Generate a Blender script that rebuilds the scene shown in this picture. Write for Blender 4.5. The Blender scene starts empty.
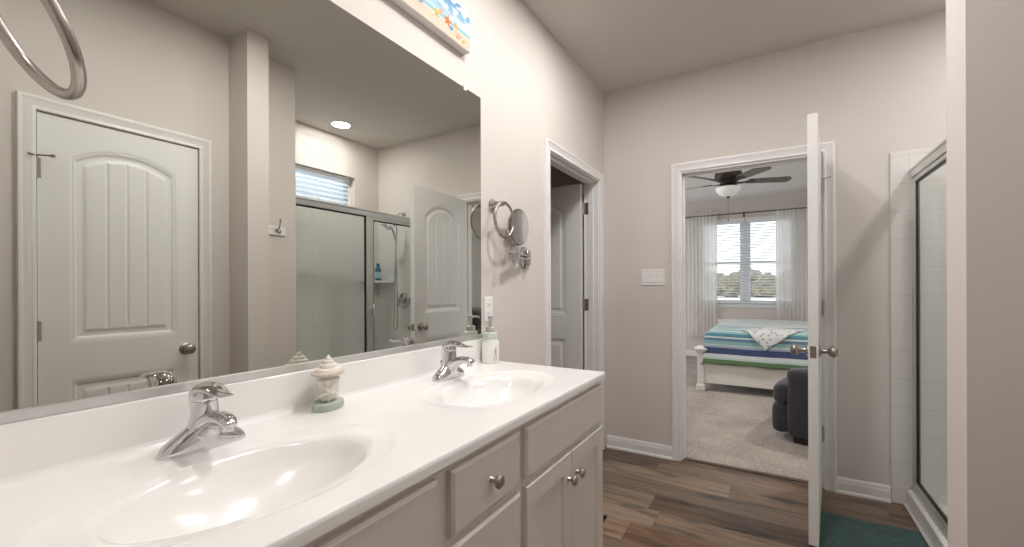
import bpy, math, random
from mathutils import Vector, Matrix
R = math.radians
PI = math.pi
S = bpy.context.scene
COL = S.collection
random.seed(7)

# ------------------------------------------------------------------ camera, world, lights, exposure
cam_d = bpy.data.cameras.new('camera')
cam = bpy.data.objects.new('camera', cam_d)
COL.objects.link(cam)
S.camera = cam
cam_d.sensor_fit = 'HORIZONTAL'
cam_d.sensor_width = 36.0
cam_d.lens = 36.0 * 427.7 / 1024.0
cam_d.clip_start = 0.02
cam_d.clip_end = 400
cam_d.shift_y = (287.27 - 273.5) / 1024.0
cam.location = (1.115, 0.0, 1.2382)
cam.rotation_euler = (Matrix.Rotation(R(31.25), 4, 'Z') @ Matrix.Rotation(R(90), 4, 'X') @ Matrix.Rotation(R(-0.208), 4, 'Z')).to_euler()

S.view_settings.view_transform = 'Standard'
S.view_settings.look = 'None'
S.view_settings.gamma = 1.0
S.view_settings.use_curve_mapping = False
S.view_settings.exposure = 0.40
S.cycles.max_bounces = 14
S.cycles.diffuse_bounces = 7
S.cycles.glossy_bounces = 8
S.cycles.transparent_max_bounces = 24
S.cycles.transmission_bounces = 10
S.cycles.blur_glossy = 0.3
S.cycles.sample_clamp_indirect = 6.0

W = bpy.data.worlds.new('sky')
S.world = W
W.use_nodes = True
wn = W.node_tree
wbg = wn.nodes['Background']
wtc = wn.nodes.new('ShaderNodeTexCoord')
wsep = wn.nodes.new('ShaderNodeSeparateXYZ')
wr = wn.nodes.new('ShaderNodeValToRGB')
wn.links.new(wtc.outputs['Generated'], wsep.inputs[0])
wn.links.new(wsep.outputs['Z'], wr.inputs[0])
wr.color_ramp.elements[0].position = 0.0
wr.color_ramp.elements[0].color = (0.96, 0.975, 1.0, 1)
wr.color_ramp.elements[1].position = 0.6
wr.color_ramp.elements[1].color = (0.74, 0.86, 1.0, 1)
wn.links.new(wr.outputs[0], wbg.inputs[0])
wbg.inputs[1].default_value = 1.9

sun_d = bpy.data.lights.new('sun', 'SUN')
sun_d.energy = 2.0
sun_d.angle = R(2)
sun_d.color = (1.0, 0.95, 0.88)
sun = bpy.data.objects.new('sun', sun_d)
COL.objects.link(sun)
sun.location = (0, -5, 12)
sun.rotation_euler = Vector((0.35, 0.62, -0.75)).to_track_quat('-Z', 'Y').to_euler()

CAN = [(1.00, 0.30, 5.0), (0.42, 1.46, 2.3), (0.78, 1.15, 15.0), (0.62, 2.10, 11.5), (2.27, 2.543, 10.5), (-0.75, 4.75, 30.0), (2.3, 4.75, 30.0)]   # recessed ceiling lights: x, y, watts; several are added, unseen fill
CAN_COLOR = (1.0, 0.97, 0.95)

# ------------------------------------------------------------------ materials
def mk(name):
    m = bpy.data.materials.new(name)
    m.use_nodes = True
    nt = m.node_tree
    return m, nt, nt.nodes['Principled BSDF']

def pset(b, **k):
    names = dict(color='Base Color', rough='Roughness', metal='Metallic', spec='Specular IOR Level', coat='Coat Weight',
                 coat_rough='Coat Roughness', trans='Transmission Weight', ior='IOR', alpha='Alpha', sheen='Sheen Weight',
                 emit='Emission Strength', emitc='Emission Color', sss='Subsurface Weight')
    for a, v in k.items():
        i = b.inputs[names[a]]
        i.default_value = (*v, 1) if isinstance(v, tuple) and len(v) == 3 else v

def N(nt, t, **k):
    n = nt.nodes.new(t)
    for a, v in k.items():
        setattr(n, a, v)
    return n

def ramp(nt, stops, fac=None, interp='LINEAR'):
    r = nt.nodes.new('ShaderNodeValToRGB')
    e = r.color_ramp.elements
    r.color_ramp.interpolation = interp
    while len(e) > 1:
        e.remove(e[-1])
    e[0].position = stops[0][0]
    e[0].color = (*stops[0][1], 1)
    for p, c in stops[1:]:
        x = e.new(p)
        x.color = (*c, 1)
    if fac is not None:
        nt.links.new(fac, r.inputs[0])
    return r

def math_(nt, op, a, b=None):
    n = nt.nodes.new('ShaderNodeMath')
    n.operation = op
    for i, v in enumerate((a, b)):
        if v is None:
            continue
        if isinstance(v, (int, float)):
            n.inputs[i].default_value = v
        else:
            nt.links.new(v, n.inputs[i])
    return n.outputs[0]

def paint(name, color, rough=0.5, var=0.03, scale=3.0, bump=0.0, bscale=300.0, **k):
    """painted or plain surface with faint procedural variation"""
    m, nt, b = mk(name)
    pset(b, color=color, rough=rough, **k)
    tc = N(nt, 'ShaderNodeTexCoord')
    n = N(nt, 'ShaderNodeTexNoise')
    n.inputs['Scale'].default_value = scale
    n.inputs['Detail'].default_value = 3
    nt.links.new(tc.outputs['Object'], n.inputs['Vector'])
    lo = tuple(c * (1 - var) for c in color)
    hi = tuple(min(1, c * (1 + var)) for c in color)
    r = ramp(nt, [(0.3, lo), (0.7, hi)], n.outputs[0])
    nt.links.new(r.outputs[0], b.inputs['Base Color'])
    if bump > 0:
        n2 = N(nt, 'ShaderNodeTexNoise')
        n2.inputs['Scale'].default_value = bscale
        nt.links.new(tc.outputs['Object'], n2.inputs['Vector'])
        bp = N(nt, 'ShaderNodeBump')
        bp.inputs['Strength'].default_value = bump
        bp.inputs['Distance'].default_value = 0.002
        nt.links.new(n2.outputs[0], bp.inputs['Height'])
        nt.links.new(bp.outputs[0], b.inputs['Normal'])
    return m

M = {}
M['wall'] = paint('wall_paint', (0.66, 0.615, 0.578), 0.85, 0.015, 1.5, 0.05, 220)
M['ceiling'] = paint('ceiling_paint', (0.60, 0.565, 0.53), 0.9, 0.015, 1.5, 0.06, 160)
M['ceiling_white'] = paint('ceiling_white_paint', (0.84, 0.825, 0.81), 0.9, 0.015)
M['trim'] = paint('trim_paint', (0.80, 0.79, 0.775), 0.35, 0.01)
M['door'] = paint('door_paint', (0.78, 0.775, 0.765), 0.38, 0.01)
M['cabinet'] = paint('cabinet_paint', (0.64, 0.60, 0.56), 0.38, 0.015)
M['gap'] = paint('shadow_gap_dark', (0.10, 0.09, 0.08), 0.8)
M['marble'] = paint('cultured_marble', (0.845, 0.832, 0.815), 0.20, 0.01, 2, coat=0.25, coat_rough=0.16)
M['chrome'] = paint('chrome', (0.66, 0.66, 0.67), 0.07, 0.01, metal=1.0)
M['nickel'] = paint('brushed_nickel', (0.45, 0.42, 0.39), 0.27, 0.03, 40, metal=1.0)
M['bronze'] = paint('dark_bronze', (0.055, 0.045, 0.04), 0.4, 0.1, metal=0.6)
M['pewter'] = paint('pewter', (0.47, 0.445, 0.41), 0.33, 0.05, 40, metal=1.0)
M['alu'] = paint('satin_aluminium', (0.74, 0.74, 0.73), 0.36, 0.02, 30, metal=1.0)
M['gasket'] = paint('black_gasket', (0.012, 0.012, 0.012), 0.5)
M['plastic'] = paint('white_plastic', (0.82, 0.81, 0.79), 0.3, 0.005)
M['slot'] = paint('dark_slot', (0.03, 0.03, 0.03), 0.6)
M['dark_wood'] = paint('threshold_wood', (0.10, 0.055, 0.035), 0.45, 0.2, 30)
M['bed_white'] = paint('bed_white_paint', (0.74, 0.71, 0.67), 0.4, 0.015)
M['recliner'] = paint('charcoal_upholstery', (0.034, 0.032, 0.037), 0.9, 0.25, 60, 0.5, 500, sheen=0.3)
M['vinyl'] = paint('white_vinyl', (0.80, 0.81, 0.82), 0.35, 0.005)
M['sage'] = paint('sage_ceramic', (0.42, 0.47, 0.425), 0.4, 0.06, 30)
M['sage_pale'] = paint('pale_sage_glaze', (0.60, 0.66, 0.57), 0.3, 0.03, 20)
M['shell'] = paint('shell_cream', (0.78, 0.73, 0.66), 0.45, 0.10, 60)
M['shell_rim'] = paint('shell_rim_tan', (0.56, 0.49, 0.42), 0.5, 0.15, 60)
M['salts'] = paint('pale_bath_salts', (0.84, 0.82, 0.79), 0.8, 0.12, 250, 0.5, 300)
M['starfish'] = paint('starfish_grey', (0.66, 0.63, 0.58), 0.7, 0.15, 150, 0.4, 400)
M['porcelain'] = paint('white_porcelain', (0.85, 0.84, 0.81), 0.2, 0.01)
M['motif'] = paint('grey_motif', (0.33, 0.33, 0.33), 0.5, 0.1)
M['blue_bottle'] = paint('blue_bottle', (0.03, 0.16, 0.24), 0.2, 0.1, 30)
M['bottle_label'] = paint('bottle_label', (0.35, 0.55, 0.62), 0.4, 0.2, 60)
M['blade_grey'] = paint('fan_blade_grey_brown', (0.16, 0.14, 0.125), 0.5, 0.2, 20)
M['canvas_edge'] = paint('canvas_edge', (0.74, 0.70, 0.68), 0.8, 0.02, 20, 0.2, 600)
M['siding'] = paint('exterior_siding', (0.7, 0.7, 0.68), 0.8)
M['rod'] = paint('curtain_rod_bronze', (0.17, 0.14, 0.11), 0.35, 0.1, metal=0.7)

def glass_mat(name, tint=(0.94, 0.97, 0.955), refl=1.0):
    m, nt, b = mk(name)
    nt.nodes.remove(b)
    out = nt.nodes['Material Output']
    t = N(nt, 'ShaderNodeBsdfTransparent')
    t.inputs[0].default_value = (*tint, 1)
    g = N(nt, 'ShaderNodeBsdfGlossy')
    g.inputs['Roughness'].default_value = 0.02
    g.inputs[0].default_value = (refl, refl, refl, 1)
    f = N(nt, 'ShaderNodeFresnel')
    f.inputs[0].default_value = 1.45
    mx = N(nt, 'ShaderNodeMixShader')
    geo = N(nt, 'ShaderNodeNewGeometry')
    fr = math_(nt, 'MULTIPLY', f.outputs[0], math_(nt, 'SUBTRACT', 1.0, geo.outputs['Backfacing']))
    nt.links.new(fr, mx.inputs[0])
    nt.links.new(t.outputs[0], mx.inputs[1])
    nt.links.new(g.outputs[0], mx.inputs[2])
    nt.links.new(mx.outputs[0], out.inputs[0])
    return m
M['glass'] = glass_mat('window_glass', (0.97, 0.98, 0.98))
M['shower_glass'] = glass_mat('shower_glass', (0.945, 0.955, 0.95))
M['jar_glass'] = glass_mat('jar_glass', (0.96, 0.955, 0.945), 1.0)

def mirror_mat(name, c, rough=0.0):
    m, nt, b = mk(name)
    pset(b, color=c, rough=rough, metal=1.0)
    return m
M['mirror'] = mirror_mat('silvered_mirror', (0.70, 0.71, 0.672))
M['mirror_small'] = mirror_mat('magnifying_mirror', (0.86, 0.87, 0.87), 0.01)

def emit_mat(name, c, s):
    m, nt, b = mk(name)
    pset(b, color=(0.8, 0.8, 0.8), rough=0.5, emitc=c, emit=s)
    return m
M['lens'] = emit_mat('light_lens', (1.0, 0.95, 0.86), 3.0)
M['bowl'] = emit_mat('fan_bowl_glass', (1.0, 0.95, 0.88), 0.10)

def cloth_mat(name, c, transp=0.0, transl=0.4):
    m, nt, b = mk(name)
    nt.nodes.remove(b)
    out = nt.nodes['Material Output']
    d = N(nt, 'ShaderNodeBsdfDiffuse')
    d.inputs[0].default_value = (*c, 1)
    tl = N(nt, 'ShaderNodeBsdfTranslucent')
    tl.inputs[0].default_value = (*c, 1)
    mx = N(nt, 'ShaderNodeMixShader')
    mx.inputs[0].default_value = transl
    nt.links.new(d.outputs[0], mx.inputs[1])
    nt.links.new(tl.outputs[0], mx.inputs[2])
    last = mx
    if transp > 0:
        tp = N(nt, 'ShaderNodeBsdfTransparent')
        m2 = N(nt, 'ShaderNodeMixShader')
        tc = N(nt, 'ShaderNodeTexCoord')
        n = N(nt, 'ShaderNodeTexNoise')
        n.inputs['Scale'].default_value = 500
        nt.links.new(tc.outputs['Object'], n.inputs['Vector'])
        f = math_(nt, 'MULTIPLY', n.outputs[0], transp * 2)
        nt.links.new(f, m2.inputs[0])
        nt.links.new(mx.outputs[0], m2.inputs[1])
        nt.links.new(tp.outputs[0], m2.inputs[2])
        last = m2
    nt.links.new(last.outputs[0], out.inputs[0])
    return m
M['sheer'] = cloth_mat('sheer_white_voile', (0.90, 0.885, 0.865), 0.18, 0.42)
M['blind'] = cloth_mat('white_blind_slat', (0.84, 0.86, 0.88), 0.0, 0.18)
M['blind_blue'] = cloth_mat('white_translucent_slat', (0.80, 0.86, 0.92), 0.0, 0.6)

def floor_mat():
    m, nt, b = mk('vinyl_plank_floor')
    tc = N(nt, 'ShaderNodeTexCoord')
    sep = N(nt, 'ShaderNodeSeparateXYZ')
    nt.links.new(tc.outputs['Object'], sep.inputs[0])
    X, Y = sep.outputs[0], sep.outputs[1]
    wv = 0.182
    yr = math_(nt, 'DIVIDE', math_(nt, 'ADD', Y, 5.03), wv)
    row = math_(nt, 'FLOOR', yr)
    rn = N(nt, 'ShaderNodeTexWhiteNoise', noise_dimensions='1D')
    nt.links.new(row, rn.inputs['W'])
    xs = math_(nt, 'DIVIDE', math_(nt, 'ADD', math_(nt, 'ADD', X, 9.0), math_(nt, 'MULTIPLY', rn.outputs[0], 1.2)), 1.22)
    colm = math_(nt, 'FLOOR', xs)
    cmb = N(nt, 'ShaderNodeCombineXYZ')
    nt.links.new(row, cmb.inputs[0])
    nt.links.new(colm, cmb.inputs[1])
    wn_ = N(nt, 'ShaderNodeTexWhiteNoise', noise_dimensions='2D')
    nt.links.new(cmb.outputs[0], wn_.inputs['Vector'])
    tone = ramp(nt, [(0.0, (0.110, 0.070, 0.046)), (0.25, (0.225, 0.155, 0.108)), (0.45, (0.235, 0.112, 0.056)),
                     (0.6, (0.135, 0.100, 0.076)), (0.8, (0.290, 0.215, 0.155)), (1.0, (0.195, 0.108, 0.060))], wn_.outputs['Value'])
    # long grain, shifted per plank
    gv = N(nt, 'ShaderNodeCombineXYZ')
    nt.links.new(math_(nt, 'MULTIPLY', X, 2.2), gv.inputs[0])
    nt.links.new(math_(nt, 'MULTIPLY', Y, 30.0), gv.inputs[1])
    nt.links.new(math_(nt, 'MULTIPLY', wn_.outputs['Value'], 37.0), gv.inputs[2])
    g = N(nt, 'ShaderNodeTexNoise')
    g.inputs['Scale'].default_value = 1.0
    g.inputs['Detail'].default_value = 6
    g.inputs['Distortion'].default_value = 0.6
    nt.links.new(gv.outputs[0], g.inputs['Vector'])
    gr = ramp(nt, [(0.30, (0.46, 0.46, 0.49)), (0.45, (0.88, 0.87, 0.87)), (0.56, (1.0, 0.98, 0.96)), (0.72, (1.34, 1.27, 1.20))], g.outputs[0])
    # broad blotches: bluish-grey stains and knots
    kv = N(nt, 'ShaderNodeCombineXYZ')
    nt.links.new(math_(nt, 'MULTIPLY', X, 2.6), kv.inputs[0])
    nt.links.new(math_(nt, 'MULTIPLY', Y, 9.0), kv.inputs[1])
    nt.links.new(math_(nt, 'MULTIPLY', wn_.outputs['Value'], 91.0), kv.inputs[2])
    k = N(nt, 'ShaderNodeTexNoise')
    k.inputs['Scale'].default_value = 1.3
    k.inputs['Detail'].default_value = 2
    nt.links.new(kv.outputs[0], k.inputs['Vector'])
    kr = ramp(nt, [(0.30, (0.45, 0.50, 0.56)), (0.45, (1, 1, 1)), (1.0, (1.05, 1, 0.97))], k.outputs[0])
    mx = N(nt, 'ShaderNodeMix', data_type='RGBA', blend_type='MULTIPLY')
    mx.inputs[0].default_value = 1.0
    nt.links.new(tone.outputs[0], mx.inputs[6])
    nt.links.new(gr.outputs[0], mx.inputs[7])
    mx2 = N(nt, 'ShaderNodeMix', data_type='RGBA', blend_type='MULTIPLY')
    mx2.inputs[0].default_value = 1.0
    nt.links.new(mx.outputs[2], mx2.inputs[6])
    nt.links.new(kr.outputs[0], mx2.inputs[7])
    # seams
    fy = math_(nt, 'FRACT', yr)
    fx = math_(nt, 'FRACT', xs)
    ey = math_(nt, 'LESS_THAN', math_(nt, 'MINIMUM', fy, math_(nt, 'SUBTRACT', 1.0, fy)), 0.009)
    ex = math_(nt, 'LESS_THAN', math_(nt, 'MINIMUM', fx, math_(nt, 'SUBTRACT', 1.0, fx)), 0.0016)
    seam = math_(nt, 'MAXIMUM', ey, ex)
    mx3 = N(nt, 'ShaderNodeMix', data_type='RGBA')
    nt.links.new(math_(nt, 'MULTIPLY', seam, 0.6), mx3.inputs[0])
    nt.links.new(mx2.outputs[2], mx3.inputs[6])
    mx3.inputs[7].default_value = (0.06, 0.042, 0.032, 1)
    nt.links.new(mx3.outputs[2], b.inputs['Base Color'])
    pset(b, rough=0.42)
    bp = N(nt, 'ShaderNodeBump')
    bp.inputs['Strength'].default_value = 0.15
    bp.inputs['Distance'].default_value = 0.002
    nt.links.new(g.outputs[0], bp.inputs['Height'])
    nt.links.new(bp.outputs[0], b.inputs['Normal'])
    return m
M['floor'] = floor_mat()

def carpet_mat(name, c1, c2, scale=140, bump=1.0, blot=3.0):
    m, nt, b = mk(name)
    tc = N(nt, 'ShaderNodeTexCoord')
    n = N(nt, 'ShaderNodeTexNoise')
    n.inputs['Scale'].default_value = scale
    n.inputs['Detail'].default_value = 4
    nt.links.new(tc.outputs['Object'], n.inputs['Vector'])
    n2 = N(nt, 'ShaderNodeTexNoise')
    n2.inputs['Scale'].default_value = blot
    n2.inputs['Detail'].default_value = 5
    nt.links.new(tc.outputs['Object'], n2.inputs['Vector'])
    f = math_(nt, 'ADD', math_(nt, 'MULTIPLY', n.outputs[0], 0.6), math_(nt, 'MULTIPLY', n2.outputs[0], 0.4))
    r = ramp(nt, [(0.36, c1), (0.62, c2)], f)
    nt.links.new(r.outputs[0], b.inputs['Base Color'])
    pset(b, rough=0.95, sheen=0.25, spec=0.1)
    bp = N(nt, 'ShaderNodeBump')
    bp.inputs['Strength'].default_value = bump
    bp.inputs['Distance'].default_value = 0.008
    nt.links.new(n.outputs[0], bp.inputs['Height'])
    nt.links.new(bp.outputs[0], b.inputs['Normal'])
    return m
M['carpet'] = carpet_mat('beige_carpet', (0.22, 0.185, 0.155), (0.47, 0.41, 0.35), 90)
M['mat_teal'] = carpet_mat('teal_bath_mat_pile', (0.013, 0.047, 0.045), (0.040, 0.105, 0.096), 160, 1.0, 8)
M['ground'] = carpet_mat('outdoor_ground', (0.45, 0.42, 0.34), (0.62, 0.59, 0.5), 0.8, 0.2, 0.05)
M['bush'] = carpet_mat('shrub_foliage', (0.08, 0.075, 0.05), (0.26, 0.22, 0.15), 2.0, 1.0, 0.7)

def tile_mat():
    m, nt, b = mk('white_square_tile')
    tc = N(nt, 'ShaderNodeTexCoord')
    sep = N(nt, 'ShaderNodeSeparateXYZ')
    nt.links.new(tc.outputs['Object'], sep.inputs[0])
    s = 0.158
    hit = None
    for i, off in ((0, 0.041), (1, 0.02), (2, 0.0)):
        f = math_(nt, 'FRACT', math_(nt, 'DIVIDE', math_(nt, 'ADD', sep.outputs[i], 5.0 * s * 4 + off), s))
        e = math_(nt, 'LESS_THAN', math_(nt, 'ABSOLUTE', math_(nt, 'SUBTRACT', f, 0.5)), 0.012)
        # a joint only shows on faces that are not square to this axis
        geo = N(nt, 'ShaderNodeNewGeometry')
        sn = N(nt, 'ShaderNodeSeparateXYZ')
        nt.links.new(geo.outputs['True Normal'], sn.inputs[0])
        flat = math_(nt, 'LESS_THAN', math_(nt, 'ABSOLUTE', sn.outputs[i]), 0.7)
        e = math_(nt, 'MULTIPLY', e, flat)
        hit = e if hit is None else math_(nt, 'MAXIMUM', hit, e)
    mx = N(nt, 'ShaderNodeMix', data_type='RGBA')
    nt.links.new(hit, mx.inputs[0])
    mx.inputs[6].default_value = (0.72, 0.71, 0.68, 1)
    mx.inputs[7].default_value = (0.61, 0.595, 0.565, 1)
    nt.links.new(mx.outputs[2], b.inputs['Base Color'])
    pset(b, rough=0.16)
    bp = N(nt, 'ShaderNodeBump', invert=True)
    bp.inputs['Strength'].default_value = 0.35
    bp.inputs['Distance'].default_value = 0.002
    nt.links.new(hit, bp.inputs['Height'])
    nt.links.new(bp.outputs[0], b.inputs['Normal'])
    return m
M['tile'] = tile_mat()

def quilt_mat():
    m, nt, b = mk('striped_quilt')
    uv = N(nt, 'ShaderNodeUVMap')
    sep = N(nt, 'ShaderNodeSeparateXYZ')
    nt.links.new(uv.outputs[0], sep.inputs[0])
    white, aqua, teal = (0.62, 0.67, 0.66), (0.24, 0.43, 0.44), (0.075, 0.23, 0.28)
    blue, navy, green = (0.12, 0.21, 0.31), (0.05, 0.07, 0.17), (0.11, 0.19, 0.085)
    lav, pale = (0.33, 0.38, 0.48), (0.46, 0.59, 0.56)
    st = [(0, green), (0.050, pale), (0.068, white), (0.105, navy), (0.165, lav), (0.185, pale), (0.20, aqua),
          (0.235, blue), (0.265, white), (0.28, teal), (0.32, aqua), (0.345, white), (0.375, teal), (0.41, aqua),
          (0.445, white), (0.50, pale), (0.54, teal), (0.57, aqua), (0.61, white), (0.66, aqua), (0.70, teal),
          (0.74, pale), (0.80, white), (0.84, blue), (0.88, aqua), (0.93, white)]
    r = ramp(nt, st, sep.outputs[1], 'CONSTANT')
    nt.links.new(r.outputs[0], b.inputs['Base Color'])
    pset(b, rough=0.9, sheen=0.2)
    n = N(nt, 'ShaderNodeTexWave', wave_type='BANDS', bands_direction='X')
    n.inputs['Scale'].default_value = 30
    n.inputs['Distortion'].default_value = 3
    nt.links.new(uv.outputs[0], n.inputs['Vector'])
    bp = N(nt, 'ShaderNodeBump')
    bp.inputs['Strength'].default_value = 0.35
    bp.inputs['Distance'].default_value = 0.006
    nt.links.new(n.outputs[0], bp.inputs['Height'])
    nt.links.new(bp.outputs[0], b.inputs['Normal'])
    return m
M['quilt'] = quilt_mat()

def throw_mat():
    m, nt, b = mk('white_patterned_throw')
    tc = N(nt, 'ShaderNodeTexCoord')
    v = N(nt, 'ShaderNodeTexVoronoi', feature='DISTANCE_TO_EDGE')
    v.inputs['Scale'].default_value = 13
    nt.links.new(tc.outputs['Object'], v.inputs['Vector'])
    v2 = N(nt, 'ShaderNodeTexVoronoi')
    v2.inputs['Scale'].default_value = 22
    nt.links.new(tc.outputs['Object'], v2.inputs['Vector'])
    f = math_(nt, 'LESS_THAN', v2.outputs['Distance'], 0.33)
    mx = N(nt, 'ShaderNodeMix', data_type='RGBA')
    nt.links.new(f, mx.inputs[0])
    mx.inputs[6].default_value = (0.66, 0.66, 0.65, 1)
    mx.inputs[7].default_value = (0.36, 0.38, 0.39, 1)
    nt.links.new(mx.outputs[2], b.inputs['Base Color'])
    pset(b, rough=0.95)
    return m
M['throw'] = throw_mat()

def painting_mat():
    """beach scene: sand below, surf line, blue sky with white clouds"""
    m, nt, b = mk('beach_painting')
    uv = N(nt, 'ShaderNodeUVMap')
    sep = N(nt, 'ShaderNodeSeparateXYZ')
    nt.links.new(uv.outputs[0], sep.inputs[0])
    n = N(nt, 'ShaderNodeTexNoise')
    n.inputs['Scale'].default_value = 5
    n.inputs['Detail'].default_value = 6
    sc = N(nt, 'ShaderNodeMapping')
    sc.inputs['Scale'].default_value = (3.0, 1.0, 1.0)
    nt.links.new(uv.outputs[0], sc.inputs[0])
    nt.links.new(sc.outputs[0], n.inputs['Vector'])
    hgt = math_(nt, 'ADD', sep.outputs[1], math_(nt, 'MULTIPLY', math_(nt, 'SUBTRACT', n.outputs[0], 0.5), 0.10))
    base = ramp(nt, [(0.0, (0.58, 0.49, 0.39)), (0.27, (0.55, 0.45, 0.34)), (0.33, (0.58, 0.54, 0.48)), (0.36, (0.15, 0.36, 0.45)),
                     (0.44, (0.40, 0.56, 0.60)), (0.52, (0.25, 0.45, 0.58)), (1.0, (0.05, 0.20, 0.40))], hgt)
    cl = ramp(nt, [(0.46, (0, 0, 0)), (0.56, (1, 1, 1))], n.outputs[0])
    msk = math_(nt, 'MULTIPLY', cl.outputs[0], math_(nt, 'GREATER_THAN', sep.outputs[1], 0.45))
    mx = N(nt, 'ShaderNodeMix', data_type='RGBA')
    nt.links.new(msk, mx.inputs[0])
    nt.links.new(base.outputs[0], mx.inputs[6])
    mx.inputs[7].default_value = (0.62, 0.64, 0.65, 1)
    nt.links.new(mx.outputs[2], b.inputs['Base Color'])
    pset(b, rough=0.7)
    return m
M['painting'] = painting_mat()
for nm, c in (('paint_yellow', (0.62, 0.36, 0.03)), ('paint_orange', (0.58, 0.14, 0.03)), ('paint_shell', (0.55, 0.33, 0.22)), ('paint_blue', (0.14, 0.25, 0.38))):
    M[nm] = paint(nm, c, 0.7, 0.15, 60)

# ------------------------------------------------------------------ mesh builder
class MB:
    def __init__(s):
        s.v, s.f, s.uv = [], [], None

    def add(s, vs, fs):
        o = len(s.v)
        s.v += [tuple(map(float, p)) for p in vs]
        s.f += [tuple(i + o for i in f) for f in fs]
        return s

    def box(s, x0, x1, y0, y1, z0, z1, b=0.0):
        if b <= 0:
            vs = [(x, y, z) for z in (z0, z1) for y in (y0, y1) for x in (x0, x1)]
            return s.add(vs, [(0, 2, 3, 1), (4, 5, 7, 6), (0, 1, 5, 4), (2, 6, 7, 3), (0, 4, 6, 2), (1, 3, 7, 5)])
        # chamfered box
        b = min(b, (x1 - x0) / 2.01, (y1 - y0) / 2.01, (z1 - z0) / 2.01)
        vs, idx = [], {}
        for sx in (0, 1):
            for sy in (0, 1):
                for sz in (0, 1):
                    for ax in range(3):
                        p = [x1 if sx else x0, y1 if sy else y0, z1 if sz else z0]
                        for k, sg in enumerate((sx, sy, sz)):
                            if k != ax:
                                p[k] += -b if sg else b
                        idx[(sx, sy, sz, ax)] = len(vs)
                        vs.append(p)
        fs = []
        for ax in range(3):
            for sg in (0, 1):
                q = []
                for u, w in ((0, 0), (1, 0), (1, 1), (0, 1)):
                    k = [0, 0, 0]
                    k[ax] = sg
                    k[(ax + 1) % 3] = u
                    k[(ax + 2) % 3] = w
                    q.append(idx[(*k, ax)])
                fs.append(tuple(q if sg else q[::-1]))
        for ax in range(3):
            a1, a2 = (ax + 1) % 3, (ax + 2) % 3
            for u in (0, 1):
                for w in (0, 1):
                    k0 = [0, 0, 0]
                    k0[a1], k0[a2] = u, w
                    k1 = list(k0)
                    k1[ax] = 1
                    q = [idx[(*k0, a1)], idx[(*k1, a1)], idx[(*k1, a2)], idx[(*k0, a2)]]
                    fs.append(tuple(q if (u == w) else q[::-1]))
        for sx in (0, 1):
            for sy in (0, 1):
                for sz in (0, 1):
                    q = [idx[(sx, sy, sz, a)] for a in range(3)]
                    fs.append(tuple(q if (sx + sy + sz) % 2 else q[::-1]))
        return s.add(vs, fs)

    def loft(s, rings, cap0=True, cap1=True, closed=True):
        n = len(rings[0])
        vs = [p for r in rings for p in r]
        fs = []
        for i in range(len(rings) - 1):
            for j in range(n if closed else n - 1):
                k = (j + 1) % n
                fs.append((i * n + j, i * n + k, (i + 1) * n + k, (i + 1) * n + j))
        if cap0:
            fs.append(tuple(range(n))[::-1])
        if cap1:
            fs.append(tuple((len(rings) - 1) * n + j for j in range(n)))
        return s.add(vs, fs)

    def lathe(s, prof, c=(0, 0, 0), axis=(0, 0, 1), n=24, sx=1.0, sy=1.0):
        """prof: (radius, height) list along axis"""
        q = Vector((0, 0, 1)).rotation_difference(Vector(axis).normalized())
        c = Vector(c)
        rings = []
        for r, h in prof:
            r = max(r, 1e-5)
            rings.append([c + q @ Vector((r * sx * math.cos(2 * PI * j / n), r * sy * math.sin(2 * PI * j / n), h)) for j in range(n)])
        return s.loft(rings)

    def tube(s, pts, r, n=10, closed=False):
        pts = [Vector(p) for p in pts]
        m = len(pts)
        rad = r if isinstance(r, (list, tuple)) else [r] * m
        rings = []
        up = None
        for i, p in enumerate(pts):
            if closed:
                t = pts[(i + 1) % m] - pts[i - 1]
            else:
                t = pts[min(i + 1, m - 1)] - pts[max(i - 1, 0)]
            t.normalize()
            if up is None:
                up = t.cross(Vector((0, 0, 1)))
                if up.length < 0.1:
                    up = t.cross(Vector((1, 0, 0)))
            up = (up - t * up.dot(t)).normalized()
            w = t.cross(up)
            rings.append([p + (up * math.cos(2 * PI * j / n) + w * math.sin(2 * PI * j / n)) * rad[i] for j in range(n)])
        if closed:
            # align the seam
            a = rings[0]
            rings.append(a)
            best = min(range(n), key=lambda k: (rings[-2][k] - a[0]).length)
            rings[-1] = a[-best:] + a[:-best] if best else a
            return s.loft(rings, False, False)
        return s.loft(rings)

    def grid(s, P, nu, nv, fn_uv=None):
        """P(i,j) -> point; nu x nv vertices"""
        vs = [P(i, j) for j in range(nv) for i in range(nu)]
        fs = [(j * nu + i, j * nu + i + 1, (j + 1) * nu + i + 1, (j + 1) * nu + i) for j in range(nv - 1) for i in range(nu - 1)]
        return s.add(vs, fs)

    def prism(s, poly, axis, a0, a1):
        """extrude a 2-d polygon; axis 0: poly in (y,z), 1: (x,z), 2: (x,y)"""
        def pt(p, a):
            return {0: (a, p[0], p[1]), 1: (p[0], a, p[1]), 2: (p[0], p[1], a)}[axis]
        return s.loft([[pt(p, a0) for p in poly], [pt(p, a1) for p in poly]])

    def build(s, name, mat, parent=None, smooth=None, org=(0, 0, 0), uv=None, fix=True):
        me = bpy.data.meshes.new(name)
        o = org
        me.from_pydata([(p[0] - o[0], p[1] - o[1], p[2] - o[2]) for p in s.v], [], s.f)
        if uv is not None:
            L = me.uv_layers.new(name='UVMap')
            for lp in me.loops:
                L.data[lp.index].uv = uv[lp.vertex_index]
        if fix:
            import bmesh
            bm = bmesh.new()
            bm.from_mesh(me)
            bmesh.ops.recalc_face_normals(bm, faces=bm.faces)
            bm.to_mesh(me)
            bm.free()
        me.materials.append(M[mat] if isinstance(mat, str) else mat)
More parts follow.
